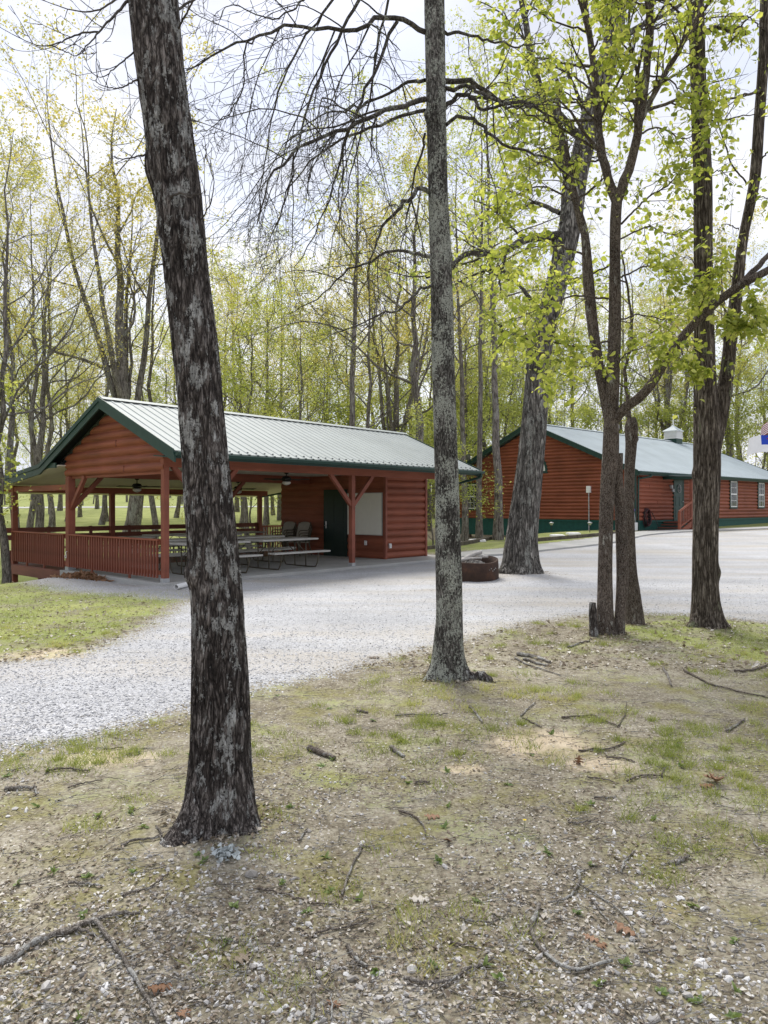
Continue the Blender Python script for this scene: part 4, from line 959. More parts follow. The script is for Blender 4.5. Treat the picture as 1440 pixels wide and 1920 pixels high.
# cupola
cu = MB(); tc = 16.2
cu.box(tc - 0.44, tc + 0.44, RSC - 0.44, RSC + 0.44, RZC - 0.45, RZC + 0.16); co = cu.build('cupola', M['green'], cp)
b = MB(); b.box(tc - 0.40, tc + 0.40, RSC - 0.40, RSC + 0.40, RZC + 0.165, RZC + 0.66)
for k in range(6):
    z = RZC + 0.20 + k * 0.075
    b.prism([(tc - 0.455, z), (tc + 0.455, z), (tc + 0.42, z + 0.05), (tc - 0.42, z + 0.05)], 'y', RSC - 0.45, RSC + 0.45)
b.box(tc - 0.48, tc + 0.48, RSC - 0.48, RSC + 0.48, RZC + 0.165, RZC + 0.20); b.box(tc - 0.50, tc + 0.50, RSC - 0.50, RSC + 0.50, RZC + 0.66, RZC + 0.71); b.build('louvre_box', M['white'], co)
b = MB(); z = RZC + 0.711; V = []
for (h, e) in ((0, 0.54), (0.14, 0.34), (0.28, 0.16), (0.42, 0.03)): V += [(tc - e, RSC - e, z + h), (tc + e, RSC - e, z + h), (tc + e, RSC + e, z + h), (tc - e, RSC + e, z + h)]
f = [(i * 4 + k, i * 4 + (k + 1) % 4, i * 4 + 4 + (k + 1) % 4, i * 4 + 4 + k) for i in range(3) for k in range(4)] + [(12, 13, 14, 15), (3, 2, 1, 0)]
b.add(V, [np.array(f)]); b.build('cupola_roof', M['roof2'], co)
b = MB(); z += 0.40; b.box(tc - 0.03, tc + 0.03, RSC - 0.03, RSC + 0.03, z, z + 0.78); b.box(tc - 0.20, tc + 0.20, RSC - 0.028, RSC + 0.028, z + 0.48, z + 0.54); b.build('cross', M['white'], co)

def gzp(x, y): return float(gz(np.array([x]), np.array([y]))[0])
# things around the chapel
x, y = chap(0.95, -0.35); hs = thing('garden_hose', 'coiled dark and maroon hose hung on the chapel wall by the downspout', 'hose', (x, y, gzp(x, y)), RC)
r = np.random.default_rng(3); b = MB(); b2 = MB()
for k in range(7):
    a = np.linspace(0, 2 * pi, 40); rx, rzz = 0.26 + r.uniform(-.05, .06), 0.42 + r.uniform(-.05, .05)
    (b if k % 3 else b2).tube(np.stack((rx * np.cos(a) + r.uniform(-.05, .05), 0.14 + 0.025 * k + 0.02 * np.sin(3 * a), 0.62 + rzz * np.sin(a) + r.uniform(-.03, .03)), 1), 0.018, 6, False)
b.tube(resample([(0.2, 0.1, 0.9), (0.5, 0, 0.4), (0.55, -0.1, 0.03), (-0.3, -0.3, 0.03), (-0.7, -0.2, 0.03)], 40), 0.018, 6)
b.build('hose_coil', M['hose'], hs, True); b2.build('hose_loop', M['hosered'], hs, True)
x, y = chap(-0.45, -0.30); sv = thing('snow_shovel', 'white-bladed shovel with purple grip leaning at the chapel corner', 'shovel', (x, y, gzp(x, y)), RC)
b = MB(); b.prism([(-0.18, 0.02), (0.18, 0.02), (0.19, 0.40), (-0.19, 0.40)], 'y', 0.0, 0.04); b.build('blade', M['white'], sv, bevel=0.01)
b = MB(); b.tube([(0, 0.02, 0.38), (0, 0.10, 0.95)], 0.022, 8); b.build('shaft', M['galv'], sv, True)
b = MB(); b.box(-0.10, 0.10, 0.09, 0.13, 0.93, 1.05); b.box(-0.03, 0.03, 0.09, 0.125, 0.85, 0.94); b.build('grip', M['purple'], sv, bevel=0.01)
def solar(u, v, Y, lab):
    x, y, _ = at(u, v, Y); o = thing('path_light', lab, 'path light', (x, y, gzp(x, y)), 0, 'small path lights along the chapel gable')
    b = MB(); b.tube([(0, 0, 0), (0, 0, 0.34)], 0.014, 6); b.build('stake', M['black'], o)
    b = MB(); b.lathe([(0.05, 0.33), (0.07, 0.40), (0.11, 0.42), (0.115, 0.44), (0.03, 0.48)], 12); b.build('lamp_head', M['galv'], o, True)
solar(885, 1003, 35.0, 'small path light by the slim trunk nearest the pavilion roof corner')
solar(1034, 1006, 32.2, 'small path light right of the thick oak at the chapel bed')
solar(1106, 1004, 31.8, 'small path light under the white meter box')
def slabstone(u, v, z, w, lab, rz):
    x, y = G(u, v, z); o = MB(); 
    V = [(-w, -0.16, 0), (w * 0.9, -0.18, 0), (w * 1.05, 0.14, 0), (w * 0.2, 0.20, 0), (-w * 0.95, 0.15, 0)]
    k = len(V); VV = V + [(a * 0.94, c * 0.94, 0.07) for (a, c, _) in V]
    o.add(VV, [np.array([(0, 1, 6, 5), (1, 2, 7, 6), (2, 3, 8, 7), (3, 4, 9, 8), (4, 0, 5, 9)]), np.arange(5, 10)[None], np.arange(5)[::-1][None]])
    q = o.build('stepping_stone', M['white'], None); q.location = (x, y, gzp(x, y) + 0.03); q.rotation_euler = (0.10, 0, rz); tag(q, lab, 'paver', 'pale pavers in the chapel bed')
slabstone(895, 1011, 0.35, 0.34, 'pale flat paver between two slim trunks by the chapel bed', 0.2)
slabstone(869, 1009, 0.35, 0.25, 'pale flat paver beside the pavilion downspout', 0.5)
slabstone(1045, 1007, 0.38, 0.30, 'pale flat paver just right of the thick oak', 0.3)
slabstone(1075, 1005, 0.38, 0.30, 'pale flat paver midway between oak and meter conduit', 0.25)
def edging(pts, lab):
    b = MB()
    for (a, c) in zip(pts[:-1], pts[1:]):
        pa = (*a, gzp(*a) + 0.06); pc = (*c, gzp(*c) + 0.06); b.bar(pa, pc, 0.14, 0.14)
    tag(b.build('timber_edging', M['timber'], None, bevel=0.01), lab, 'edging')
edging([G(796, 1021, 0.25), G(868, 1016, 0.3), G(920, 1009, 0.36)], 'dark timber edging beyond the pavilion end')
edging([G(1000, 1011, 0.38), G(1080, 1006, 0.42), G(1160, 1001, 0.45)], 'dark timber edging along the bed under the chapel gable')

# fire ring with burnt logs
fx, fy = G(893, 1091); fx -= 0.02; fy += 0.45
fr = thing('fire_ring', 'rusty steel fire ring standing on the gravel beside the thick oak', 'fire ring', (fx, fy, gzp(fx, fy)), 0.4)
b = MB(); rad = 0.58; a = np.linspace(0, 2 * pi, 48, endpoint=False)
V = []
for (rr, z) in ((rad, 0.0), (rad * 1.01, 0.22), (rad * 1.0, 0.41), (rad - 0.03, 0.415), (rad - 0.03, 0.02)):
    V += [(rr * cos(t) + 0.012 * sin(3 * t), rr * sin(t) + 0.01 * sin(5 * t), z + 0.025 * sin(t * 2 + 1) * (z > 0.1)) for t in a]
f = [(i * 48 + k, i * 48 + (k + 1) % 48, i * 48 + 48 + (k + 1) % 48, i * 48 + 48 + k) for i in range(4) for k in range(48)]
b.add(V, [np.array(f)]); b.build('ring_band', M['rust'], fr, True).rotation_euler = (0.03, -0.06, 0)
r = np.random.default_rng(5); b = MB()
for k in range(5): # pale highlights at the ring's cut-out holes, put in as small raised dots
    t = -1.45 + 0.085 * k; rr = rad * 1.012; b.lathe([(0.012, 0), (0.016, 0.012), (0.008, 0.02)], 7, (rr * cos(t), rr * sin(t), 0.22 + 0.03 * sin(k * 2.1)))
b.build('cutout_highlights', M['ash'], fr)
b = MB()
V = []; n = 24
for i in range(n):
    for j in range(n):
        x, y = (i / (n - 1) - 0.5) * 1.06, (j / (n - 1) - 0.5) * 1.06; V.append((x, y, 0.24 + 0.14 * math.exp(-(x * x + y * y) / 0.12) + 0.05 * r.random()))
i, j = np.meshgrid(np.arange(n - 1), np.arange(n - 1), indexing='ij'); f = np.stack((i * n + j, (i + 1) * n + j, (i + 1) * n + j + 1, i * n + j + 1), -1).reshape(-1, 4)
V = np.array(V); cen = V[f].mean(1); f = f[np.hypot(cen[:, 0], cen[:, 1]) < rad - 0.05]
ashm = m_plain('charcoal_and_ash', (0.16, 0.15, 0.14), 0.95, var=0.7, scale=18)
b.add(V, [f]); b.build('ash_bed', ashm, fr)
for k, (p0_, p1_, rr, lab) in enumerate((((-0.30, 0.02, 0.30), (0.22, 0.0, 0.50), 0.055, 'thick pale log sticking up out of the fire ring'), ((-0.42, -0.12, 0.33), (0.10, -0.22, 0.38), 0.03, 'thin burnt branch lying across the front of the fire ring'), ((-0.1, 0.25, 0.32), (0.32, -0.12, 0.40), 0.035, 'short pale branch under the thick log in the fire ring'), ((-0.35, 0.2, 0.33), (0.0, -0.1, 0.37), 0.022, 'thin grey branch at the back of the fire ring'))):
    b = MB(); pts = resample([p0_, tuple((np.array(p0_) + p1_) / 2 + np.array((0, 0.02, 0.015))), p1_], 10); b.tube(pts, np.linspace(rr, rr * 0.85, 10), 9)
    o = b.build('firewood_log', M['ash'], None, True); o.location = (fx, fy, gzp(fx, fy) + 0.08); o.rotation_euler = (0, 0, 0.4); tag(o, lab, 'log', 'branches in the fire ring')

# white drain pipe on the gravel
x, y = G(330, 1110, -0.03); b = MB(); x2, y2 = G(372, 1100, -0.03)
d = np.array((x2 - x, y2 - y)); L = np.linalg.norm(d); 
pp = resample([(0, 0, 0.055), (L * 0.5, 0, 0.06), (L, 0, 0.07), (L + 0.15, 0, 0.11)], 12)
dp = thing('drain_pipe', 'white plastic drain pipe lying on gravel by the slab corner', 'pipe', (x, y, gzp(x, y)), atan2(d[1], d[0]))
V, Fq = tubes(pp[None], np.full((1, 12), 0.05), 12); V2, F2 = tubes(pp[None], np.full((1, 12), 0.043), 12)
o = obj('pipe_wall', np.vstack((V, V2)), [np.vstack((Fq, F2[:, ::-1] + len(V), [(k, k + len(V), (k + 1) % 12 + len(V), (k + 1) % 12) for k in range(12)]))], M['white'], dp, False)

# flags on a pole just past the right-hand edge
def flag_mesh(x0, x1, z0, z1, ph, droop, nx=28, nz=14):
    V = np.zeros((nx, nz, 3)); 
    for i in range(nx):
        u = i / (nx - 1)
        for j in range(nz):
            w = j / (nz - 1)
            V[i, j] = (x0 + (x1 - x0) * u * (1 - 0.12 * droop), 0.13 * u * sin(u * 7 + ph + w * 1.5), z0 + (z1 - z0) * w - droop * u**1.4 - 0.05 * sin(u * 5 + ph))
    return V
def flag(name, lab, loc, size, ph, droop, colourf, mats):
    o = thing('flag', lab, 'flag', loc, 0)
    nx, nz = 40, 26; V = flag_mesh(0, -size[0], 0, size[1], ph, droop, nx, nz)
    i, j = np.meshgrid(np.arange(nx - 1), np.arange(nz - 1), indexing='ij'); f = np.stack((i * nz + j, (i + 1) * nz + j, (i + 1) * nz + j + 1, i * nz + j + 1), -1).reshape(-1, 4)
    mi = [colourf(a / (nx - 1), c / (nz - 1)) for a, c in zip(i.ravel(), j.ravel())]
    q = obj('flag_cloth', V.reshape(-1, 3), [f], mats, o, True, mi=mi); s = q.modifiers.new('thick', 'SOLIDIFY'); s.thickness = 0.004
M['flagred'] = m_plain('flag_red', (0.30, 0.03, 0.04), 0.7, var=0.05)
px, py, _ = at(1462, 950, 27.5); pz = gzp(px, py)
fp = thing('flagpole', 'tall white flagpole at the edge of the drive carrying two flags', 'flagpole', (px, py, pz))
b = MB(); b.lathe([(0.06, 0), (0.055, 2.5), (0.035, 6.4), (0.0351, 6.41)], 14); b.build('pole', M['white'], fp, True)
b = MB(); b.lathe([(0.01, 6.4), (0.06, 6.44), (0.075, 6.49), (0.05, 6.54), (0.01, 6.56)], 12); b.build('finial', M['steel'], fp, True)
flag('stripe', 'red and white striped flag with blue canton drooping above the white flag', (px - 0.05, py, 4.72), (0.66, 0.42), 0.4, 0.5, lambda u, w: 2 if (u < 0.4 and w > 0.45) else (0 if int(w * 13) % 2 == 0 else 1), [M['flagred'], M['white'], M['blue']])
flag('canton', 'white flag with blue canton and red cross below the striped flag', (px - 0.05, py, 3.72), (1.22, 0.66), 2.0, 0.10, lambda u, w: (2 if (abs(u - 0.26) < 0.03 and 0.5 < w < 0.95) or (abs(w - 0.78) < 0.05 and 0.16 < u < 0.36) else 1) if (u < 0.52 and w > 0.42) else 0, [M['white'], M['blue'], M['flagred']])
# ------------------------------------------------------------------ foreground trees
ta = tb = None
def branches(parent, lines, Y, bark, levels, seed, name='branch', up=-0.04, prim_sides=7, prim_seg=22):
    """lines: list of (points (u,v,dY), r0, r1); each bough with its sub-twigs is one mesh part; returns all levels joined"""
    acc = [[] for _ in range(len(levels) + 1)]
    for li, l in enumerate(lines):
        r = np.random.default_rng(seed * 100 + li); so = Soup()
        P = resample(px_line(l[0], Y), prim_seg)[None]; P[:, 1:-1] += (1.6 if parent is tb else 0.3 if parent is ta else 1) * r.normal(0, 0.006, P[:, 1:-1].shape)
        R = np.linspace(l[1], l[2], prim_seg)[None] * (0.8 if parent is tb else 1); so.tubes(P, R, prim_sides); acc[0].append((P, R)); cur = (P, R)
        for q, (K, ratio, ang, rr, npts, jit, bias) in enumerate(levels):
            cur = grow(cur[0], cur[1], K, 0.18, 1.0, ang, ratio, npts, rr, bias, jit, r, 0.35, 0.0022, 1.6)
            so.tubes(cur[0], cur[1], 4 if npts > 6 else 3); acc[q + 1].append(cur)
        so.build(name, bark, parent)
    return [(np.concatenate([a[0] for a in q]), np.concatenate([a[1] for a in q])) for q in acc]

def rebase(o):
    """put the tree's Empty at its foot without moving the tree"""
    bpy.context.view_layer.update()
    trunk = [c for c in o.children if c.type == 'MESH'][0]; n = len(trunk.data.vertices); co = np.empty(n * 3, np.float32); trunk.data.vertices.foreach_get('co', co); co = co.reshape(-1, 3)
    low = co[co[:, 2] < co[:, 2].min() + 0.05].mean(0); base = np.array((low[0], low[1], gzp(low[0], low[1])))
    for c in o.children:
        n = len(c.data.vertices); co = np.empty(n * 3, np.float32); c.data.vertices.foreach_get('co', co); co = (co.reshape(-1, 3) - base).astype(np.float32); c.data.vertices.foreach_set('co', co.ravel()); c.data.update()
    o.location = base

# A: dark leaning trunk
x, y, _ = at(415, HV, TA); ta = thing('leaning_oak_tree', 'dark leaning trunk with white lichen patches, closest to the camera', 'tree')
profA = [(-260, 214, 307), (0, 241, 333), (130, 256, 346), (320, 284, 372), (480, 305, 388), (640, 323, 408), (800, 337, 422), (970, 347, 440), (1140, 358, 456), (1300, 358, 466), (1400, 356, 468), (1470, 350, 472), (1530, 344, 478), (1575, 338, 486), (1620, 330, 492), (1660, 326, 494)]
px_trunk(profA, TA, 180, 'barkA', 0.13, 21, ta, flare=[(4.05, 0.17, 0.36, 0.09), (4.55, 0.03, 0.35, 0.08), (5.75, 0.07, 0.45, 0.11), (1.2, 0.08, 0.5, 0.12), (2.6, 0.07, 0.5, 0.12)], dz=0.014, extend=(-1.75, TA + 0.1, 8.5, 0.09), knots=((3.32, pi, 0.03, 0.10), (2.98, 5.2, 0.02, 0.08), (1.28, 3.5, 0.025, 0.05)), ridges=17)
la = [([(246, -5, 0), (207, 37, -.1), (180, 67, -.2), (147, 103, -.3)], .008, .002), ([(185, 60, -.15), (150, 62, -.2), (97, 85, -.3), (50, 78, -.35), (24, 54, -.4)], .005, .0015), ([(97, 85, -.3), (143, 104, -.3), (166, 88, -.2)], .003, .0012), ([(262, 90, 0), (227, 117, -.1), (190, 145, -.2), (157, 123, -.25)], .005, .0015), ([(262, 145, 0), (230, 163, .1), (200, 163, .15), (168, 147, .2)], .005, .0015), ([(245, -20, 0), (200, 10, .2), (165, 22, .3), (125, 16, .4), (73, -2, .5)], .006, .002), ([(275, 290, 0), (233, 298, -.1), (213, 293, -.15)], .005, .002),
      ([(330, 60, 0), (352, 20, -.1), (380, -30, -.2)], .006, .003), ([(372, 420, 0), (395, 380, -.15), (400, 330, -.2), (385, 290, -.2)], .004, .0015), ([(330, 20, .05), (385, -15, .2), (440, -60, .4)], .007, .004), ([(318, 368, -.13), (340, 362, -.2), (360, 370, -.22), (372, 345, -.2)], .007, .002)]
branches(ta, la, TA, M['twig'], [(4, 0.5, (0.3, 0.8), 0.6, 10, 0.06, 0.05), (2, 0.4, (0.4, 0.8), 0.6, 7, 0.08, 0.04)], 31)

# B: grey lichened trunk with drooping bare boughs
tb = thing('grey_oak_tree', 'slim upright grey trunk with bare drooping boughs beside the gravel drive', 'tree')
profB = [(-300, 794, 826), (0, 796, 833), (320, 802, 839), (480, 806, 846), (640, 809, 851), (900, 815, 860), (1000, 816, 863), (1140, 818, 867), (1200, 814, 868), (1245, 809, 870), (1275, 806, 872), (1300, 804, 874), (1330, 802, 876)]
px_trunk(profB, TB, 100, 'barkB', 0.06, 41, tb, flare=[(5.6, 0.08, 0.32, 0.10), (0.15, 0.10, 0.3, 0.10), (3.7, 0.11, 0.34, 0.09), (2.4, 0.08, 0.4, 0.12), (4.6, 0.06, 0.3, 0.09)], dz=0.02, extend=(0.45, TB + 0.1, 9.5, 0.07), knots=((5.2, 3.5, 0.03, 0.05), (4.4, 4.5, 0.02, 0.06), (3.9, 0.2, 0.015, 0.06)), ridges=11)
# short root knee on the right
b = MB(); p = resample([at(850, 1250, TB), at(868, 1262, TB - 0.04), at(888, 1268, TB - 0.05), at(905, 1268, TB - 0.06), at(930, 1284, TB - 0.12)], 22); p[1:-1] += np.random.default_rng(4).normal(0, 0.006, (20, 3)); b.tube(p, np.array([.07, .07, .065, .06, .052, .046, .042, .040, .038, .036, .035, .036, .040, .046, .048, .044, .038, .032, .028, .022, .016, .008]), 14); b.build('root', M['barkA'], tb, True)
lb = [([(797, 60, 0), (760, 42, -.3), (720, 30, -.5), (680, 50, -.7), (640, 60, -.8), (560, 48, -1), (480, 68, -1.2), (425, 92, -1.4), (350, 132, -1.6)], .030, .006),
      ([(745, 40, -.4), (725, 80, -.4), (700, 140, -.5), (675, 190, -.5), (650, 260, -.6), (625, 340, -.6), (590, 440, -.7), (552, 500, -.8)], .020, .004),
      ([(797, 150, 0), (750, 162, .3), (700, 190, .5), (650, 206, .7), (605, 215, .9), (540, 260, 1.1)], .022, .005),
      ([(797, 186, 0), (760, 195, -.2), (715, 212, -.4), (660, 236, -.6), (600, 258, -.8), (550, 285, -1), (505, 335, -1.2), (482, 420, -1.3)], .032, .006),
      ([(797, 207, 0), (750, 218, .2), (690, 242, .3), (640, 262, .4), (585, 300, .6), (540, 360, .8), (510, 440, .9)], .022, .004),
      ([(832, 152, 0), (880, 153, .1), (905, 168, .2), (940, 190, .4), (980, 192, .6), (1030, 215, .9), (1080, 245, 1.1)], .032, .008),
      ([(832, 172, 0), (868, 160, -.1), (900, 170, -.2), (955, 198, -.4), (1010, 200, -.6)], .026, .007), ([(832, 203, 0), (860, 180, .0), (888, 182, -.1), (908, 206, -.2), (960, 196, -.3), (1020, 230, -.4)], .028, .006),
      ([(832, 238, 0), (855, 219, -.1), (890, 226, -.2), (925, 258, -.4), (960, 276, -.5), (1010, 290, -.6), (1050, 312, -.7), (1098, 356, -.8)], .022, .007),
      ([(833, 60, 0), (880, 65, .2), (930, 78, .4), (970, 88, .5), (1020, 80, .7)], .020, .006), ([(806, 362, 0), (787, 353, -.1), (768, 370, -.2), (738, 402, -.3), (715, 432, -.3), (700, 470, -.4), (688, 525, -.4)], .028, .006),
      ([(808, 482, 0), (775, 475, .2), (740, 470, .4), (700, 486, .6), (655, 506, .8), (600, 555, 1), (540, 590, 1.2)], .022, .005), ([(810, 535, 0), (780, 548, -.2), (740, 582, -.4), (690, 600, -.6), (600, 640, -.8)], .018, .004),
      ([(700, -60, -.5), (672, 0, -.5), (640, 60, -.6), (600, 140, -.7), (565, 250, -.8), (530, 380, -.9), (500, 470, -.9)], .020, .004), ([(660, -60, .4), (610, 20, .4), (560, 90, .5), (520, 180, .5), (495, 300, .6), (486, 420, .6)], .018, .004),
      ([(760, -80, .3), (725, 10, .3), (705, 100, .4), (690, 200, .5), (660, 320, .6), (630, 430, .6), (615, 520, .6)], .018, .004), ([(480, 68, -1.2), (460, 93, -1.3), (457, 150, -1.3), (443, 190, -1.3), (400, 237, -1.4), (367, 248, -1.4)], .009, .003),
      ([(797, 250, 0), (788, 300, .2), (775, 330, .3), (765, 400, .4), (750, 480, .5), (745, 540, .5)], .014, .004), ([(620, -60, -1), (560, 10, -1.1), (500, 30, -1.2), (440, 10, -1.3), (400, 40, -1.4)], .012, .003)]
sparse = (5, 6, 7, 8, 9, 10, 11, 12)
branches(tb, [l for k, l in enumerate(lb) if k not in sparse], TB, M['barkH'], [(12, 0.46, (0.4, 1.15), 0.5, 11, 0.15, -0.08), (6, 0.48, (0.4, 1.1), 0.55, 7, 0.2, -0.05), (2, 0.5, (0.4, 1.0), 0.7, 4, 0.25, 0.0)], 33)
branches(tb, [lb[k] for k in sparse], TB, M['barkH'], [(7, 0.42, (0.5, 1.2), 0.45, 11, 0.14, -0.03), (4, 0.5, (0.4, 1.1), 0.6, 7, 0.17, -0.03), (2, 0.5, (0.4, 0.9), 0.7, 4, 0.2, -0.02)], 34)

# C: thick furrowed oak leaning right
tc_ = thing('thick_oak_tree', 'thick furrowed oak leaning right between fire ring and chapel gable', 'tree')
profC = [(-120, 1152, 1190, 1), (75, 1131, 1167, .8), (190, 1096, 1134, .6), (262, 1078, 1117, .5), (337, 1062, 1101, .4), (412, 1050, 1091, .3), (487, 1034, 1076, .2), (562, 1014, 1057, .1), (640, 992, 1037, 0), (720, 984, 1030, 0), (800, 977, 1025, 0), (900, 964, 1017, 0), (1000, 950, 1008, 0), (1045, 944, 1010, 0), (1070, 939, 1013, 0), (1095, 936, 1016, 0)]
px_trunk(profC, TC, 110, 'barkC', 0.07, 51, tc_, flare=[(3.5, 0.14, 0.4, 0.2), (5.6, 0.12, 0.4, 0.2), (4.6, 0.08, 0.35, 0.18), (1.5, 0.12, 0.7, 0.25)], dz=0.045, ridges=12, knots=((7.9, 3.1, 0.1, 0.18),))
lc = [([(1052, 440, .2), (985, 450, 0), (930, 480, -.2), (880, 474, -.3), (845, 498, -.5), (800, 520, -.8)], .11, .04), ([(1010, 580, .1), (960, 520, .2), (930, 505, .3), (890, 515, .5), (846, 537, .7)], .055, .02), ([(1000, 632, 0), (970, 632, -.2), (945, 625, -.3), (935, 600, -.4)], .08, .03), ([(1065, 330, .3), (1040, 240, .4), (1000, 130, .6), (985, 40, .8), (960, -80, 1)], .13, .05), ([(1080, 250, .5), (1030, 200, .2), (960, 190, 0), (880, 180, -.4)], .10, .03), ([(1055, 420, .2), (1065, 320, .6), (1100, 240, 1.0), (1060, 120, 1.4)], .09, .03),
      ([(1050, 400, .3), (1000, 380, 1.0), (950, 400, 1.6), (900, 380, 2.2)], .06, .02), ([(1120, 120, .8), (1180, 60, 1.2), (1260, 20, 1.8), (1330, -40, 2)], .08, .03)]
lv = branches(tc_, lc, TC, M['barkH'], [(7, 0.5, (0.4, 0.9), 0.45, 9, 0.13, 0.02), (6, 0.45, (0.4, 0.9), 0.55, 6, 0.16, 0.0)], 35)
V, fs, rn = twig_leaves(lv[2][0], 7, 0.12, 0.13, 0.085, 'quad', np.random.default_rng(36)); obj('crown', V, fs, M['leafG'], tc_, attrs={'rnd': ('FACE', rn)})

# D: clump of slender stems with fresh leaves
td = thing('sapling_clump_tree', 'clump of slim brown stems with large fresh green leaves by the grass patch', 'tree')
px_trunk([(355, 1148, 1168), (412, 1144, 1164), (487, 1143, 1163), (562, 1142, 1164), (640, 1140, 1164), (760, 1134, 1160), (850, 1130, 1160), (920, 1126, 1152), (1040, 1122, 1148), (1120, 1120, 1149), (1180, 1118, 1153), (1200, 1115, 1156), (1225, 1112, 1158)], TD1, 44, 'barkD', 0.04, 61, td, 'stem', flare=[(5.5, 0.05, 0.5, 0.08), (3.6, 0.05, 0.4, 0.08), (4.5, 0.04, 0.4, 0.07)], dz=0.03)
px_trunk([(850, 1150, 1168, .05), (900, 1148, 1168, .08), (960, 1153, 1173, .12), (1080, 1156, 1178, .05), (1150, 1153, 1173, 0), (1195, 1150, 1172, -.02), (1225, 1148, 1174, -.02)], TD1, 36, 'barkD', 0.05, 62, td, 'stem', dz=0.03)
px_trunk([(150, 1041, 1048, .6), (230, 1046, 1055, .5), (300, 1058, 1069, .4), (380, 1074, 1087, .3), (440, 1089, 1104, .25), (525, 1093, 1113, .2), (600, 1100, 1120, .15), (680, 1112, 1131, .1), (750, 1125, 1143, .05), (800, 1134, 1150, .02)], TD1, 30, 'barkD', 0.04, 63, td, 'stem', dz=0.035)
ld = [([(1156, 380, 0), (1136, 320, 0), (1122, 240, .1), (1116, 150, .2), (1100, 30, .3), (1090, -80, .4)], .055, .03), ([(1156, 380, 0), (1178, 320, -.1), (1195, 250, -.2), (1210, 150, -.3), (1218, 60, -.4), (1225, -80, -.5)], .06, .03), ([(1198, 230, -.2), (1235, 160, -.3), (1270, 100, -.4), (1310, 30, -.5), (1350, -20, -.6)], .035, .018), ([(1096, 445, .25), (1080, 380, .3), (1065, 300, .4), (1050, 230, .5)], .04, .02),
      ([(1146, 800, 0), (1170, 765, -.1), (1205, 742, -.2), (1240, 690, -.3), (1290, 620, -.4), (1345, 568, -.5), (1385, 535, -.6), (1450, 500, -.7), (1560, 430, -.9)], .062, .038), ([(1390, 532, -.6), (1420, 500, -.5), (1450, 470, -.4), (1540, 380, -.2)], .035, .02)]
side = [([(1145, 640, 0), (1085, 650, -.5), (1020, 640, -1), (985, 660, -1.3)], .014, .004), ([(1140, 560, 0), (1075, 555, -.3), (1010, 580, -.6), (960, 600, -.9)], .014, .004), ([(1098, 480, .2), (1040, 460, 0), (980, 470, -.3), (930, 500, -.5)], .014, .004), ([(1080, 380, .3), (1020, 350, .2), (960, 370, 0), (925, 400, -.2)], .014, .004), ([(1120, 280, .1), (1050, 240, -.2), (990, 220, -.5), (940, 250, -.8)], .016, .004), ([(1116, 170, .2), (1050, 130, .4), (1000, 120, .6), (960, 150, .8)], .014, .004), ([(1102, 60, .3), (1040, 40, .2), (985, 10, 0), (950, 50, -.2)], .014, .004),
        ([(1165, 420, 0), (1215, 370, -.4), (1260, 340, -.7), (1310, 260, -1)], .014, .004), ([(1160, 450, 0), (1215, 425, .3), (1260, 440, .6), (1300, 420, .8)], .012, .004), ([(1165, 520, 0), (1210, 500, -.3), (1255, 510, -.5), (1295, 540, -.7)], .012, .004), ([(1160, 600, 0), (1200, 590, .3), (1250, 600, .5), (1290, 580, .7)], .012, .004), ([(1195, 250, -.2), (1240, 240, .2), (1280, 260, .5), (1330, 240, .8)], .014, .004), ([(1212, 140, -.3), (1255, 150, -.5), (1290, 180, -.7), (1330, 200, -1)], .012, .004), ([(1150, 690, 0), (1180, 660, -.4), (1220, 650, -.7), (1250, 670, -.9)], .010, .003), ([(1130, 680, 0), (1080, 690, -.4), (1050, 670, -.8)], .010, .003),
        ([(1110, 100, .3), (1140, 30, 0), (1160, -40, -.2)], .014, .005), ([(1218, 60, -.4), (1270, 40, 0), (1320, 60, .3), (1370, 50, .5)], .012, .004), ([(1220, 20, -.4), (1180, 0, -.8), (1130, 10, -1.1)], .012, .004), ([(1300, 610, -.4), (1320, 560, -.6), (1340, 500, -.7)], .009, .003), ([(1400, 520, -.6), (1410, 560, -.8), (1420, 600, -.9)], .009, .003), ([(1350, 565, -.5), (1375, 600, -.6), (1400, 610, -.7)], .008, .003), ([(1270, 640, -.4), (1290, 680, -.5), (1310, 700, -.6)], .008, .003),
        ([(1120, 230, .1), (1070, 180, -.5), (1020, 170, -.9), (970, 200, -1.2)], .012, .004), ([(1140, 500, 0), (1090, 520, .6), (1040, 530, 1), (1000, 540, 1.3)], .012, .004), ([(1122, 300, .1), (1070, 310, -.6), (1030, 300, -1), (990, 320, -1.3)], .012, .004), ([(1200, 200, -.2), (1170, 140, -.7), (1150, 90, -1)], .012, .004), ([(1198, 230, -.2), (1170, 220, .5), (1140, 190, 1)], .012, .004)]
branches(td, ld, TD1, M['barkD'], [], 37, 'limb', prim_sides=14)
sv_ = branches(td, side + ld[:4], TD1, M['barkD'], [(12, 0.44, (0.4, 1.0), 0.5, 8, 0.12, -0.02), (4, 0.5, (0.4, 0.9), 0.7, 5, 0.15, -0.06)], 38, 'branch')
r = np.random.default_rng(39)
VV = []; FF4 = []; FF3 = []; RN3 = []; RN4 = []; n0 = 0
for (P, per) in ((sv_[1][0], 9), (sv_[2][0], 4), (sv_[0][0][:len(side)], 10)):
    V, fs, rn = twig_leaves(P, per, 0.04, 0.076, 0.050, 'leaf', r, droop=-0.45, f0=0.2)
    FF3.append(fs[0] + n0); FF4.append(fs[1] + n0); RN3.append(rn[:len(fs[0])]); RN4.append(rn[len(fs[0]):]); VV.append(V); n0 += len(V)
obj('crown', np.concatenate(VV), [np.concatenate(FF3), np.concatenate(FF4)], M['leafD'], td, attrs={'rnd': ('FACE', np.concatenate(RN3 + RN4))})

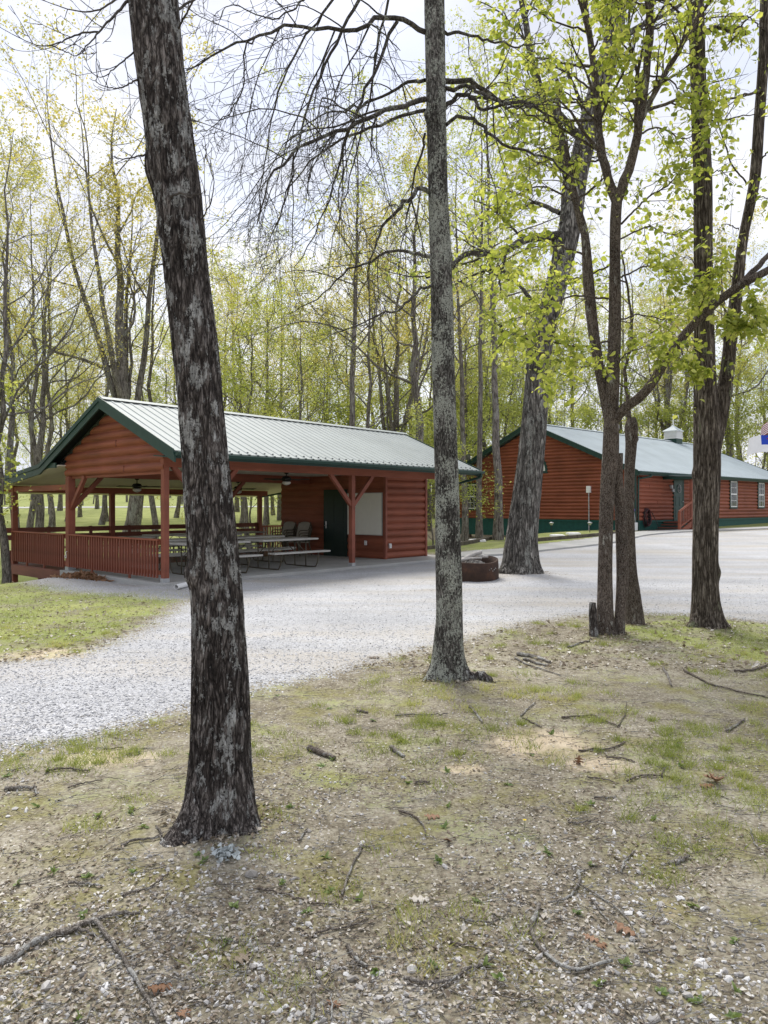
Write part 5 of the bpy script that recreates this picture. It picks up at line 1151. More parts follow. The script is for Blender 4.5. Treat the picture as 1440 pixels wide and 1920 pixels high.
td3 = thing('broken_sapling_tree', 'slim speckled trunk snapped off at head height behind the leafy clump', 'tree')
px_trunk([(783, 1178, 1192), (800, 1172, 1196), (835, 1173, 1194), (885, 1171, 1190), (960, 1170, 1189), (1060, 1172, 1193), (1110, 1173, 1200), (1150, 1174, 1206), (1175, 1174, 1210), (1205, 1172, 1213)], TD3, 40, 'barkD', 0.06, 64, td3, dz=0.03, knots=((2.55, 0.2, 0.03, 0.04), (1.75, 0.1, 0.02, 0.05)))
br_ = [([(1180, 786, 0), (1176, 740, .1), (1172, 690, .2), (1185, 640, .3), (1180, 560, .4), (1165, 470, .5)], .030, .012)]
lv = branches(td3, br_, TD3, M['barkD'], [(8, 0.5, (0.4, 1.0), 0.5, 8, 0.12, -0.02), (4, 0.5, (0.4, 0.9), 0.6, 5, 0.15, -0.04)], 40)
V, fs, rn = twig_leaves(lv[2][0], 6, 0.05, 0.085, 0.058, 'leaf', r, droop=-0.4); obj('crown', V, fs, M['leafD'], td3, attrs={'rnd': ('FACE', rn)})

st = thing('rotten_stump', 'short dark rotten stump against the leafy clump', 'stump')
px_trunk([(1130, 1105, 1117), (1150, 1104, 1119), (1180, 1105, 1121), (1200, 1103, 1123), (1225, 1101, 1125)], TD1 - 0.12, 24, 'barkA', 0.2, 65, st, 'stump_wood', dz=0.02)

# E: ridged trunk at right with its forked second stem
te = thing('ridged_oak_tree', 'ridged grey brown trunk with a forked second stem at the right', 'tree')
px_trunk([(-260, 1285, 1312), (0, 1292, 1319), (112, 1294, 1322), (225, 1297, 1327), (337, 1301, 1334), (487, 1302, 1335), (637, 1303, 1338), (720, 1302, 1342), (800, 1302, 1349), (900, 1301, 1349), (1000, 1300, 1345), (1100, 1299, 1346), (1150, 1297, 1352), (1180, 1293, 1356), (1215, 1290, 1360)], TE, 90, 'barkE', 0.07, 71, te, flare=[(5.6, 0.10, 0.36, 0.10), (3.5, 0.11, 0.32, 0.12), (1.2, 0.10, 0.6, 0.2), (4.55, 0.07, 0.28, 0.09)], dz=0.025, extend=(5.1, TE + 0.2, 12.0, 0.08), knots=((2.55, 0.1, 0.04, 0.1), (0.75, 6.1, 0.035, 0.09), (2.05, 3.2, 0.03, 0.07)), ridges=12)
px_trunk([(-120, 1432, 1450), (0, 1426, 1446), (112, 1422, 1441), (225, 1414, 1433), (337, 1405, 1425), (450, 1384, 1402), (562, 1368, 1391), (637, 1358, 1382), (712, 1348, 1374), (780, 1334, 1364), (850, 1322, 1350), (900, 1316, 1342)], TE + 0.05, 50, 'barkE', 0.08, 72, te, 'second_stem', dz=0.03, knots=((3.2, 0.5, 0.02, 0.06), (3.9, 3.2, 0.02, 0.06)))
le = [([(1318, 62, 0), (1345, 52, -.2), (1372, 58, -.3), (1388, 52, -.4), (1396, 66, -.45)], .035, .026), ([(1400, 345, 0), (1370, 300, -.3), (1330, 180, -.5), (1325, 175, -.6)], .012, .006), ([(1428, 170, 0), (1390, 180, -.3), (1350, 190, -.5), (1320, 200, -.7)], .02, .006), ([(1330, 330, 0), (1350, 320, -.3), (1375, 345, -.5)], .008, .003), ([(1304, 330, 0), (1270, 345, -.3), (1240, 338, -.5), (1180, 370, -.8)], .008, .003), ([(1380, 530, 0), (1360, 500, -.2), (1350, 470, -.3)], .009, .004),
      ([(1325, 225, 0), (1360, 225, -.3), (1400, 215, -.5), (1450, 220, -.6)], .012, .004), ([(1305, 70, 0), (1280, 30, -.2), (1240, 0, -.4), (1180, 20, -.6)], .018, .006), ([(1425, 300, 0), (1450, 280, -.2), (1500, 270, -.4)], .012, .005), ([(1395, 400, 0), (1425, 370, -.2), (1450, 380, -.3)], .010, .004), ([(1385, 430, 0), (1360, 420, -.3), (1340, 440, -.4)], .008, .003), ([(1330, 640, 0), (1345, 610, -.2), (1330, 570, -.3)], .007, .003), ([(1305, 500, 0), (1290, 480, -.2), (1270, 500, -.3)], .007, .003), ([(1436, 60, 0), (1400, 30, -.3), (1370, 50, -.5)], .010, .004), ([(1330, 640, .0), (1310, 690, -.25), (1325, 730, -.3)], .007, .003), ([(1362, 640, 0), (1390, 620, -.2), (1420, 640, -.3)], .007, .003)]
lv = branches(te, le, TE, M['barkE'], [(5, 0.75, (0.4, 1.1), 0.5, 8, 0.14, -0.03), (3, 0.6, (0.4, 1.0), 0.6, 5, 0.15, -0.04)], 73)
r = np.random.default_rng(74)
V, fs, rn = twig_leaves(lv[2][0], 3, 0.05, 0.080, 0.053, 'leaf', r, droop=-0.45); obj('crown', V, fs, M['leafD'], te, attrs={'rnd': ('FACE', rn)})

for q_ in (ta, tb, tc_, td, td3, st, te): rebase(q_)

# ------------------------------------------------------------------ background trees
PR = {
 'oak':    tree_proto(101, 19, 0.27, 0.33, 15, 0.40, 'leafY', 13, 0.125, up=0.08, keepf=0.9),
 'oak2':   tree_proto(102, 21, 0.24, 0.38, 15, 0.38, 'leafO', 12, 0.12, up=0.09, keepf=0.9),
 'fork':   tree_proto(103, 20, 0.36, 0.30, 9, 0.40, 'leafY', 11, 0.13, forks=4, up=0.10, branches=7, twigs=6, keepf=0.8),
 'tall':   tree_proto(104, 24, 0.22, 0.45, 15, 0.28, 'leafG', 9, 0.12, up=0.06, keepf=0.8, wob=0.010),
 'maple':  tree_proto(105, 15, 0.17, 0.25, 16, 0.40, 'leafG', 11, 0.125, up=0.04),
 'slim':   tree_proto(106, 12, 0.085, 0.25, 14, 0.36, 'leafG', 9, 0.11, up=0.05),
 'bare':   tree_proto(107, 19, 0.18, 0.35, 14, 0.40, 'leafY', 8, 0.11, up=0.08, keepf=0.6),
 'under':  tree_proto(108, 6, 0.045, 0.10, 16, 0.46, 'leafG', 10, 0.10, up=0.02, ang=(0.8, 1.4)),
 'olive':  tree_proto(109, 16, 0.19, 0.25, 16, 0.42, 'leafO', 10, 0.12, up=0.05),
}
TREES = [
 # u, Y, kind, scale, rotation, label, group
 (240, 34, 'fork', 1.05, 0.4, 'big many-limbed tree rising behind the pavilion ridge left of the leaning trunk', None),
 (290, 36, 'bare', 0.9, 1.0, 'dark slender trunk just right of the big many-limbed tree behind the pavilion', None),
 (12, 17.5, 'bare', 0.62, 2.0, 'grey trunk at the left edge of the photo before the deck corner', None),
 (-45, 24, 'oak2', 0.72, 1.0, 'spreading yellowish tree leaning in from outside the left edge', None),
 (40, 27, 'oak2', 0.7, 2.5, 'tall grey trunk seen between the left edge and the deck corner post', None),
 (57, 31, 'bare', 0.85, 3.5, 'second grey trunk left of the deck corner post, farther off', None),
 (76, 32, 'oak', 0.75, 4.1, 'thick trunk on the lawn just right of the deck corner post', None),
 (97, 38, 'bare', 0.9, 0.2, 'dark trunk on the lawn between the deck corner post and the double-braced post', None),
 (655, 31, 'tall', 0.85, 0.6, 'straight dark trunk rising behind the middle of the pavilion roof', None),
 (690, 34, 'bare', 0.85, 2.2, 'bare forked trunk behind the pavilion roof right of the straight dark trunk', None),
 (777, 33, 'oak', 1.0, 5.2, 'gnarled pale grey trunk behind the pavilion ridge end beside the slim upright oak', None),
 (730, 40, 'fork', 0.85, 2.8, 'forked bare tree behind the ridge of the pavilion roof', None),
 (560, 33, 'maple', 0.8, 1.5, 'rounded green tree behind the pavilion roof right of the leaning trunk', None),
 (470, 36, 'maple', 0.85, 2.7, 'green tree hugging the right side of the leaning trunk', None),
 (872, 36, 'tall', 0.85, 3.1, 'straight dark trunk beyond the pavilion roof corner', None),
 (899, 29.5, 'tall', (0.62, 0.62, 0.85), 1.1, 'slim trunk in front of the chapel gable window', None),
 (934, 28.2, 'tall', (0.85, 0.85, 0.8), 3.3, 'slim upright trunk before the chapel gable left of the thick oak', None),
 (1366, 57, 'oak', 1.2, 0.5, 'large grey tree behind the chapel roof right of the ridged trunk', None),
 (1240, 60, 'fork', 1.0, 1.5, 'dark branching tree behind the cupola', None),
 (805, 27, 'under', 0.75, 0.5, 'leafy green bush at the end wall of the pavilion', None),
 (-120, 16.5, 'under', 1.05, 2.2, 'low bright green sapling at the left edge before the deck', None),
]
GRP = {
 'lawnback': ('grey barked tree on the lawn behind the pavilion', 'trees on the lawn behind the pavilion', 'lawn_tree'),
 'behindroof': ('leafy spring tree in the wood above the pavilion roof', 'trees in the wood above the pavilion roof', 'woodland_tree'),
 'chapelwood': ('yellow green tree in the wood behind the chapel', 'trees in the wood behind the chapel', 'woodland_tree'),
 'leftwood': ('yellowish budding tree at the left beyond the deck', 'trees beyond the deck at the left', 'woodland_tree'),
}
rt = np.random.default_rng(12)
for (u, Y, k, s) in ((128, 50, 'oak', .75), (190, 46, 'oak2', .7), (262, 54, 'olive', .8), (455, 45, 'oak', .8), (500, 48, 'bare', .9), (565 - 40, 52, 'tall', .85), (605, 47, 'oak2', .8), (632, 60, 'olive', .9), (330, 55, 'maple', 1.0), (420, 60, 'oak', 1.0), (30, 50, 'bare', .9), (112, 66, 'oak', .8), (182, 70, 'oak', .7)):
    TREES.append((u, Y, k, s, rt.uniform(0, 6), 'lawnback', 1))
for k in range(9):
    TREES.append((450 + 52 * k + rt.uniform(-12, 12), rt.uniform(50, 84), ['tall', 'olive', 'oak', 'maple', 'oak2', 'bare'][k % 6], rt.uniform(0.8, 1.1), rt.uniform(0, 6), 'behindroof', 1))
for k in range(17):
    TREES.append((830 + 49 * k + rt.uniform(-14, 14), rt.uniform(58, 86), ['maple', 'tall', 'olive', 'oak', 'maple', 'oak2'][k % 6], rt.uniform(0.95, 1.25), rt.uniform(0, 6), 'chapelwood', 1))
for k in range(8):
    TREES.append((845 + 20 * k + rt.uniform(-8, 8), rt.uniform(44, 54), ['slim', 'slim', 'maple', 'bare'][k % 4], rt.uniform(0.85, 1.1), rt.uniform(0, 6), 'chapelwood', 1))
for k in range(12):
    TREES.append((430 + 38 * k + rt.uniform(-12, 12), rt.uniform(40, 54), ['slim', 'under', 'olive', 'under'][k % 4], rt.uniform(0.9, 1.2) * (1.3 if k % 2 else 0.9), rt.uniform(0, 6), 'behindroof', 1))
for k in range(14):
    TREES.append((840 + 46 * k + rt.uniform(-12, 12), rt.uniform(56, 66), ['under', 'maple', 'slim'][k % 3], rt.uniform(0.9, 1.2) * (1.5 if k % 3 == 0 else 0.8), rt.uniform(0, 6), 'chapelwood', 1))
for (u, Y, k, s_) in ((55, 48, 'maple', .85), (150, 56, 'maple', .9), (200, 50, 'olive', .8), (310, 50, 'maple', .85), (95, 60, 'olive', .85), (-20, 46, 'maple', .8)):
    TREES.append((u, Y, k, s_, rt.uniform(0, 6), 'leftwood' if u < 130 else 'lawnback', 1))
for k in range(3):
    TREES.append((-120 + 90 * k + rt.uniform(-12, 12), rt.uniform(44, 66), ['oak', 'olive', 'slim', 'oak2'][k % 4], rt.uniform(0.7, 0.9), rt.uniform(0, 6), 'leftwood', 1))
NAMES = {'fork': 'oak_tree', 'oak': 'oak_tree', 'oak2': 'oak_tree', 'tall': 'poplar_tree', 'maple': 'maple_tree', 'slim': 'young_tree', 'bare': 'oak_tree', 'under': 'leafy_bush', 'olive': 'oak_tree'}
def inside_buildings(x, y):
    p = np.array((x, y)); t = (p - P0) @ D1; s = (p - P0) @ D2; t2 = (p - C0) @ E1; s2 = (p - C0) @ E2
    return (-1 < t < 11 and -1.2 < s < 9) or (-0.8 < t2 < 20.8 and -0.9 < s2 < 12.8)
for (u, Y, kind, sc, rot, lab, g) in TREES:
    x = (u - CU) / F * Y
    for _ in range(40):
        if not inside_buildings(x, Y): break
        Y += 1.0; x = (u - CU) / F * Y
    z = gzp(x, Y) - 0.12
    if g: label, group, nm = GRP[lab]
    else: label, group, nm = lab, None, NAMES[kind]
    o = thing(nm, label, 'bush' if kind == 'under' else 'tree', (x, Y, z), rot, group); o.scale = sc if isinstance(sc, tuple) else (sc, sc, sc)
    for q in PR[kind]:
        c = q.copy(); COL.objects.link(c); c.parent = o

# far wood closing the view: one mass nobody could count
r = np.random.default_rng(55)
n = 190; X = r.uniform(-150, 150, n); Y = r.uniform(92, 170, n); zb = gz(X, Y)
H = r.uniform(11, 19, n); so = Soup()
P = np.zeros((n, 6, 3)); f = np.linspace(0, 1, 6); P[:, :, 0] = X[:, None] + np.cumsum(r.normal(0, .12, (n, 6)), 1); P[:, :, 1] = Y[:, None]; P[:, :, 2] = zb[:, None] - 0.3 + H[:, None] * f
R = r.uniform(0.09, 0.24, n)[:, None] * (1 - 0.8 * f); so.tubes(P, R, 6)
LP, LR = grow(P, R, 9, 0.25, 1.0, (0.5, 1.1), 0.32, 6, 0.45, 0.08, 0.15, r, 0.3, 0.02); so.tubes(LP, LR, 3)
V, fs, rn = twig_leaves(LP, 54, 1.4, 0.25, 0.17, 'quad', r)
cl = fbm(V[::4, 0] * 0.18, V[::4, 1] * 0.18, V[::4, 2] * 0.3, 5, 2)
tv = np.concatenate(so.V); tf = np.concatenate(so.F)
o = obj('forest', np.vstack((tv, V)), [np.vstack((tf, fs[0] + len(tv)))], [M['barkG'], M['leafO']], None, False, attrs={'rnd': ('FACE', np.concatenate((np.zeros(len(tf)), np.clip(rn * 0.5 + (cl - 0.5) * 1.4 + 0.25, 0, 1))))}, mi=np.concatenate((np.zeros(len(tf)), np.ones(len(fs[0])))))
tag(o, 'far spring wood closing the view beyond the lawn', 'forest', kind='stuff')
# ------------------------------------------------------------------ ground cover (uncountable)
r = np.random.default_rng(77)
def field(n, y0, y1, p=1.0, wx=0.62):
    """random ground points, denser close by"""
    u = r.random(n); y = (y0**(-p) + u * (y1**(-p) - y0**(-p)))**(-1 / p); x = (r.random(n) * 2 - 1) * (y * wx + 0.8); return x, y
ICO = None
def pebbles(x, y, size, flat, name, label, m):
    global ICO
    if ICO is None:
        ph = (1 + 5**0.5) / 2
        v = np.array([(-1, ph, 0), (1, ph, 0), (-1, -ph, 0), (1, -ph, 0), (0, -1, ph), (0, 1, ph), (0, -1, -ph), (0, 1, -ph), (ph, 0, -1), (ph, 0, 1), (-ph, 0, -1), (-ph, 0, 1)]) / 1.9
        f = np.array([(0,11,5),(0,5,1),(0,1,7),(0,7,10),(0,10,11),(1,5,9),(5,11,4),(11,10,2),(10,7,6),(7,1,8),(3,9,4),(3,4,2),(3,2,6),(3,6,8),(3,8,9),(4,9,5),(2,4,11),(6,2,10),(8,6,7),(9,8,1)])
        ICO = (v, f)
    v, f = ICO; n = len(x); z = gz(x, y)
    a = r.uniform(0, 6.28, n); sc = np.stack((size * r.uniform(.7, 1.3, n), size * r.uniform(.5, 1.0, n), size * flat * r.uniform(.6, 1.2, n)), 1)
    W = v[None] * (1 + r.normal(0, 0.22, (n, 12, 1))) * sc[:, None]
    tl = r.normal(0, 0.25, n)[:, None]; W = np.stack((W[..., 0], W[..., 1], W[..., 2] + W[..., 0] * tl), -1)
    c, s = np.cos(a)[:, None], np.sin(a)[:, None]
    V = np.stack((W[..., 0] * c - W[..., 1] * s + x[:, None], W[..., 0] * s + W[..., 1] * c + y[:, None], W[..., 2] + (z + size * flat * 0.3)[:, None]), -1).reshape(-1, 3)
    Fq = (f[None] + (np.arange(n) * 12)[:, None, None]).reshape(-1, 3)
    return tag(obj(name, V, [Fq], m, None, False, attrs={'rnd': ('FACE', np.repeat(r.random(n)**1.3, 20))}), label, 'pebbles', kind='stuff')
# pebbles over the soil in front: in drifts
x, y = field(60000, 1.7, 7.5, 1.3)
den = fbm(x * 1.3, y * 1.3, 0, 31, 3) + 0.20 * (1 - S(2.2, 4.5, y)) + 0.10 * S(0.0, 1.2, -np.abs(in_drive(x, y)) + 0.9)
k = (r.random(len(x)) < S(0.45, 0.76, den) * 0.40) & (in_drive(x, y) < 0.3)
x, y = x[k], y[k]
pebbles(x, y, 0.0068 * np.exp(r.normal(0, 0.38, len(x))), 0.62, 'pebbles', 'pale limestone pebbles strewn over the soil', M['pebble'])
# loose stones on the gravel
x, y = field(110000, 3.6, 16, 1.4); d = in_drive(x, y); k = (d + r.normal(0, 0.16, len(d)) > 0.0)
t = (x - P0[0]) * D1[0] + (y - P0[1]) * D1[1]; s = (x - P0[0]) * D2[0] + (y - P0[1]) * D2[1]; k &= ~((t > -0.25) & (s > -0.25))
x, y = x[k][:22000], y[k][:22000]
pebbles(x, y, r.uniform(0.006, 0.0125, len(x)), 0.6, 'gravel_stones', 'loose crushed stones on the driveway surface', M['gravelstone'])
# litter: leaf scraps
def scraps(n, y0, y1, p, size, name, label, filt):
    x, y = field(n, y0, y1, p); k = filt(x, y); x, y = x[k], y[k]; n = len(x); z = gz(x, y)
    a = rand_dirs(n, r); a[:, 2] = r.normal(0.0, 0.22, n); nn = rand_dirs(n, r) * 0.45; nn[:, 2] = 1
    L = size * r.uniform(0.5, 1.6, n); V, fs, rn = leaf_mesh(np.stack((x, y, z + 0.006), 1), a, nn, L, L * r.uniform(0.3, 0.8, n), 'quad', r)
    tag(obj(name, V, fs, M['litter'], None, False, attrs={'rnd': ('FACE', rn)}), label, 'leaf litter', kind='stuff')
scraps(62000, 1.7, 10.5, 0.9, 0.017, 'leaf_litter', 'dry scraps of dead leaves over the soil', lambda x, y: (in_drive(x, y) < 0.15) & (r.random(len(x)) < S(0.30, 0.62, fbm(x * 1.1, y * 1.1, 0, 61, 3)) * 0.9))
scraps(30000, 7.0, 19, 0.6, 0.045, 'lawn_litter', 'pale leaf scraps in the grass', lambda x, y: (in_drive(x, y) < 0.0) & (r.random(len(x)) < 0.5))
# litter gathered at the feet of the trees
fx_ = np.concatenate([np.full(420, (u - CU) / F * Y) for (u, Y) in ((415, TA), (837, TB), (1140, TD1), (1190, TD3), (1325, TE), (976, TC))]); fy_ = np.concatenate([np.full(420, Y) for Y in (TA, TB, TD1, TD3, TE, TC)])
fr_ = np.repeat((0.20, 0.20, 0.22, 0.14, 0.24, 0.55), 420); an_ = r.uniform(0, 6.28, len(fx_)); rr_ = fr_ * (0.75 + np.abs(r.normal(0, 0.45, len(fx_))))
x, y = fx_ + rr_ * np.cos(an_), fy_ + rr_ * np.sin(an_); n = len(x); L = 0.024 * r.uniform(.5, 1.6, n); a = rand_dirs(n, r); a[:, 2] = r.normal(0, 0.3, n); nn = rand_dirs(n, r) * 0.6; nn[:, 2] = 1
V, fs, rn = leaf_mesh(np.stack((x, y, gz(x, y) + 0.008), 1), a, nn, L, L * 0.6, 'quad', r); tag(obj('foot_litter', V, fs, M['litter'], None, False, attrs={'rnd': ('FACE', rn * 0.8)}), 'dead leaves gathered round the feet of the trees', 'leaf litter', kind='stuff')
# small twigs
x, y = field(6500, 1.7, 10.5, 0.8); k = in_drive(x, y) < 0.6; k &= (in_drive(x, y) < 0) | (r.random(len(x)) < 0.25); x, y = x[k], y[k]; n = len(x)
a = r.uniform(0, 6.28, n) ; a = np.where(r.random(n) < 0.6, r.normal(0.1, 0.5, n), a); L = r.uniform(0.03, 0.16, n) * (0.7 + y / 9)
P = np.zeros((n, 5, 3)); tt = np.linspace(-0.5, 0.5, 5)[None]; bend = r.normal(0, 0.12, n)[:, None] * (tt**2) * L[:, None] * 2
P[..., 0] = x[:, None] + np.cos(a)[:, None] * L[:, None] * tt - np.sin(a)[:, None] * bend; P[..., 1] = y[:, None] + np.sin(a)[:, None] * L[:, None] * tt + np.cos(a)[:, None] * bend
P[..., 2] = gz(P[..., 0].ravel(), P[..., 1].ravel()).reshape(n, 5) + 0.006 + 0.012 * r.random((n, 1)) * (1 + tt)
R = (r.uniform(0.0008, 0.0024, n)[:, None] * np.linspace(1, 0.5, 5)); V, Fq = tubes(P, R, 4)
tag(obj('twig_litter', V, [Fq], M['stickgrey'], None, True), 'thin dry twigs scattered over the soil', 'twigs', kind='stuff')
# grass: tufts in front, turf further off
def blades(x, y, L, W, lean, name, label):
    n = len(x); z = gz(x, y); a = rand_dirs(n, r); a[:, 2] = np.abs(a[:, 2]) * lean + 0.75
    nn = rand_dirs(n, r); nn[:, 2] *= 0.2
    V, fs, rn = leaf_mesh(np.stack((x, y, z - 0.004), 1), a, nn, L * r.uniform(0.5, 1.3, n), W, 'blade', r)
    patch = fbm(x * 1.2, y * 1.2, 0, 17, 3)
    tag(obj(name, V, fs, M['grass'], None, False, attrs={'rnd': ('FACE', np.clip(rn * 0.6 + (patch - 0.5) * 1.2 + 0.2, 0, 1))}), label, 'grass', kind='stuff')
cx, cy = field(2300, 2.2, 10, 0.6); den = fbm(cx * 0.8, cy * 0.8, 0, 41, 3); k = (r.random(2300) < S(0.38, 0.60, den) * 0.8) & (in_drive(cx, cy) < -0.05); k &= ~((cx / cy < -0.30) & (cy < 3.4)); k &= ~((cy < 3.0) & (r.random(len(k)) < 0.5)); cx, cy = cx[k], cy[k]
px_t = [(820, 1470), (795, 1430), (1240, 1580), (1235, 1650), (1040, 1430), (1230, 1495), (715, 1590), (620, 1670), (185, 1560), (140, 1555), (1330, 1600), (1340, 1560), (835, 1295), (770, 1720), (805, 1760), (700, 1285), (520, 1380), (600, 1360), (250, 1500), (560, 1850), (870, 1705), (1280, 1590), (975, 1745), (520, 1535), (1250, 1640), (1140, 1300), (1345, 1265), (1320, 1290), (1400, 1330), (430, 1800), (500, 1605)]
px_t = np.array([G(u, v) for u, v in px_t]); cx = np.concatenate((cx, px_t[:, 0])); cy = np.concatenate((cy, px_t[:, 1]))
m = 85; rad = np.where(np.arange(len(cx)) < len(cx) - len(px_t), r.uniform(0.02, 0.085, len(cx)), r.uniform(0.05, 0.085, len(cx)))
x = (cx[:, None] + r.normal(0, 1, (len(cx), m)) * rad[:, None]).ravel(); y = (cy[:, None] + r.normal(0, 1, (len(cx), m)) * rad[:, None]).ravel()
blades(x, y, 0.060, 0.0042, 0.8, 'grass_tufts', 'sparse tufts of short spring grass in the soil')
x = r.uniform(-14, 2, 150000); y = r.uniform(7.0, 24, 150000)
dl = np.full(len(x), -1.0)
polyL = [G(-500, 1242), G(0, 1222), G(140, 1212), G(250, 1170), G(318, 1138), G(330, 1118), tuple(pav(-1.8, 2)), tuple(pav(-1.4, 6.5)), tuple(pav(0.2, 8.3)), tuple(pav(4, 9.5)), (-20, 28), (-14, 8)]
dl = poly_sd(x, y, polyL); k = (r.random(len(x)) < np.clip(0.3 + dl / 1.5, 0, 1) * (0.25 + 0.75 * S(0.35, 0.6, fbm(x * 1.1, y * 1.1, 0, 19, 4))))
t = (x - P0[0]) * D1[0] + (y - P0[1]) * D1[1]; s = (x - P0[0]) * D2[0] + (y - P0[1]) * D2[1]; k &= ~((t > -0.2) & (s > -0.3) & (s < 8.2))
blades(x[k], y[k], 0.06, 0.006, 0.6, 'lawn_grass', 'short lawn grass left of the gravel drive')
x = r.uniform(1.5, 9.5, 70000); y = r.uniform(5.6, 11.5, 70000)
polyR = [G(1000, 1172), G(1120, 1156), G(1210, 1150), G(1320, 1156), G(1700, 1180), G(1750, 1260), G(1500, 1272), G(1330, 1235), G(1230, 1225), G(1150, 1222), G(1000, 1200)]
dl = poly_sd(x, y, polyR); k = r.random(len(x)) < np.clip(0.2 + dl / 0.9, 0, 1) * S(0.38, 0.60, fbm(x * 1.3, y * 1.3, 0, 23, 4)) * 0.8
blades(x[k], y[k], 0.055, 0.005, 0.6, 'verge_grass', 'thin grass round the feet of the right-hand trees')
# small broad-leaved weeds
wx, wy = field(120, 2.0, 7, 1.0); k = in_drive(wx, wy) < -0.1; wx, wy = wx[k], wy[k]
wx = np.concatenate((wx, [G(1310, 1880)[0], G(1300, 1700)[0], G(840, 1510)[0], G(835, 1550)[0], G(1225, 1540)[0], G(545, 1520)[0]])); wy = np.concatenate((wy, [G(1310, 1880)[1], G(1300, 1700)[1], G(840, 1510)[1], G(835, 1550)[1], G(1225, 1540)[1], G(545, 1520)[1]]))
m = 7; n = len(wx) * m; a = rand_dirs(n, r); a[:, 2] = np.abs(a[:, 2]) * 0.6 + 0.1; x, y = np.repeat(wx, m), np.repeat(wy, m)
V, fs, rn = leaf_mesh(np.stack((x, y, gz(x, y) + 0.003), 1), a, rand_dirs(n, r, 2.5), 0.03 * r.uniform(.5, 1.4, n), 0.02 * r.uniform(.6, 1.3, n), 'leaf', r)
tag(obj('weeds', V, fs, M['weed'], None, False, attrs={'rnd': ('FACE', rn)}), 'small broad-leaved weeds among the litter', 'weeds', kind='stuff')
# heap of brown leaves by the slab
n = 1500; c = np.array(pav(-0.55, 2.35)); x = c[0] + r.normal(0, 0.24, n) + 0; y = c[1] + r.normal(0, 0.20, n)
hgt = 0.12 * np.exp(-((x - c[0])**2 + (y - c[1])**2) / 0.09); V, fs, rn = leaf_mesh(np.stack((x, y, gz(x, y) + hgt * r.random(n) + 0.01), 1), rand_dirs(n, r), rand_dirs(n, r, 1.2), 0.09 * r.uniform(.5, 1.3, n), 0.05, 'leaf', r)
tag(obj('brown_leaves', V, fs, M['brownleaf'], None, False, attrs={'rnd': ('FACE', rn * 0.6)}), 'heap of dead brown leaves against the slab below the railing', 'leaf heap', kind='stuff')

# ------------------------------------------------------------------ individual sticks, leaves and bits on the ground
def stick(pts, w, lab, name='fallen_stick', m='stickgrey', forks=(), group=None, lift=0.006):
    """pts pixel polyline on the ground, w thickness in photo px"""
    def conv(pp, w0, w1, n=16):
        q = np.array([G(u, v) for u, v in pp]); p = resample(q, n); yy = p[:, 1]; rad = np.linspace(w0, w1, n) * (0.42 if w0 < 8 else 0.5) / F * yy
        z = gz(p[:, 0], p[:, 1]) + rad * 0.75 + lift; zz = np.convolve(np.pad(z, 2, 'edge'), np.ones(5) / 5, 'valid')
        pr = np.stack((p[:, 0], p[:, 1], np.maximum(z, zz)), 1); pr += np.random.default_rng(abs(int(pp[0][0] * 7 + pp[0][1]))).normal(0, 0.0022, pr.shape); return pr, rad * (1 + np.random.default_rng(abs(int(pp[0][0] + 3))).normal(0, 0.07, n))
    b = MB(); p, rd = conv(pts, w, w * 0.65); base = p[len(p) // 2].copy()
    b.tube(p - base, rd, 9)
    for fk in forks: p2, r2 = conv(fk, w * 0.7, w * 0.35, 10); b.tube(p2 - base, r2, 7)
    o = b.build(name, M[m], None, True); o.location = base; tag(o, lab, 'stick', group)
    return o
GS = 'sticks scattered on the bare soil'
stick([(-30, 1822), (20, 1805), (60, 1782), (105, 1765), (140, 1752), (182, 1736)], 15, 'thickest fallen branch, grey, at the bottom left edge', 'fallen_branch', forks=[[(105, 1765), (150, 1755), (178, 1765)], [(140, 1752), (210, 1728), (262, 1724)]])
stick([(176, 1737), (200, 1765), (228, 1800), (250, 1840), (275, 1880), (300, 1925)], 9, 'long olive grey stick slanting down from the end of the thickest branch', m='stickgrey')
stick([(226, 1597), (255, 1588), (298, 1585), (303, 1575), (293, 1562)], 6, 'pale forked stick just left of the leaning trunk base', forks=[[(300, 1584), (312, 1598)]])
stick([(228, 1692), (285, 1672), (318, 1646)], 5, 'thin split stick below the leaning trunk base', m='stickdark')
stick([(130, 1666), (160, 1666), (190, 1670)], 7, 'short pale stick left of the split stick', m='stickgrey')
stick([(641, 1678), (652, 1645), (666, 1610), (681, 1584)], 6, 'straight olive stick right of the leaning trunk pointing at the camera')
stick([(651, 1770), (662, 1788), (688, 1808)], 8, 'short thick grey stick with broken ends below the straight olive stick')
stick([(587, 1818), (603, 1842), (620, 1865), (621, 1915)], 6, 'bent grey stick running to the bottom edge')
stick([(588, 1862), (588, 1885), (583, 1920)], 9, 'stout grey stick end at the bottom edge beside the bent stick')
stick([(758, 1830), (790, 1838), (822, 1842), (850, 1832), (870, 1818), (900, 1806), (925, 1795)], 8, 'long lichen covered branch at bottom centre', 'fallen_branch', forks=[[(850, 1832), (810, 1862)], [(822, 1842), (838, 1870)]])
stick([(860, 1722), (890, 1728), (930, 1727), (957, 1708)], 6, 'curved grey stick upper right of the lichen covered branch', forks=[[(930, 1727), (925, 1715)]])
stick([(843, 1762), (865, 1768), (905, 1777)], 5, 'dark thin stick between the curved stick and the lichen branch', m='stickdark')
stick([(1085, 1638), (1084, 1662), (1060, 1685), (1028, 1694)], 7, 'pale forked branch with three arms at lower right', 'fallen_branch', forks=[[(1086, 1660), (1130, 1687), (1172, 1720), (1200, 1765)], [(1085, 1640), (1105, 1632)]])
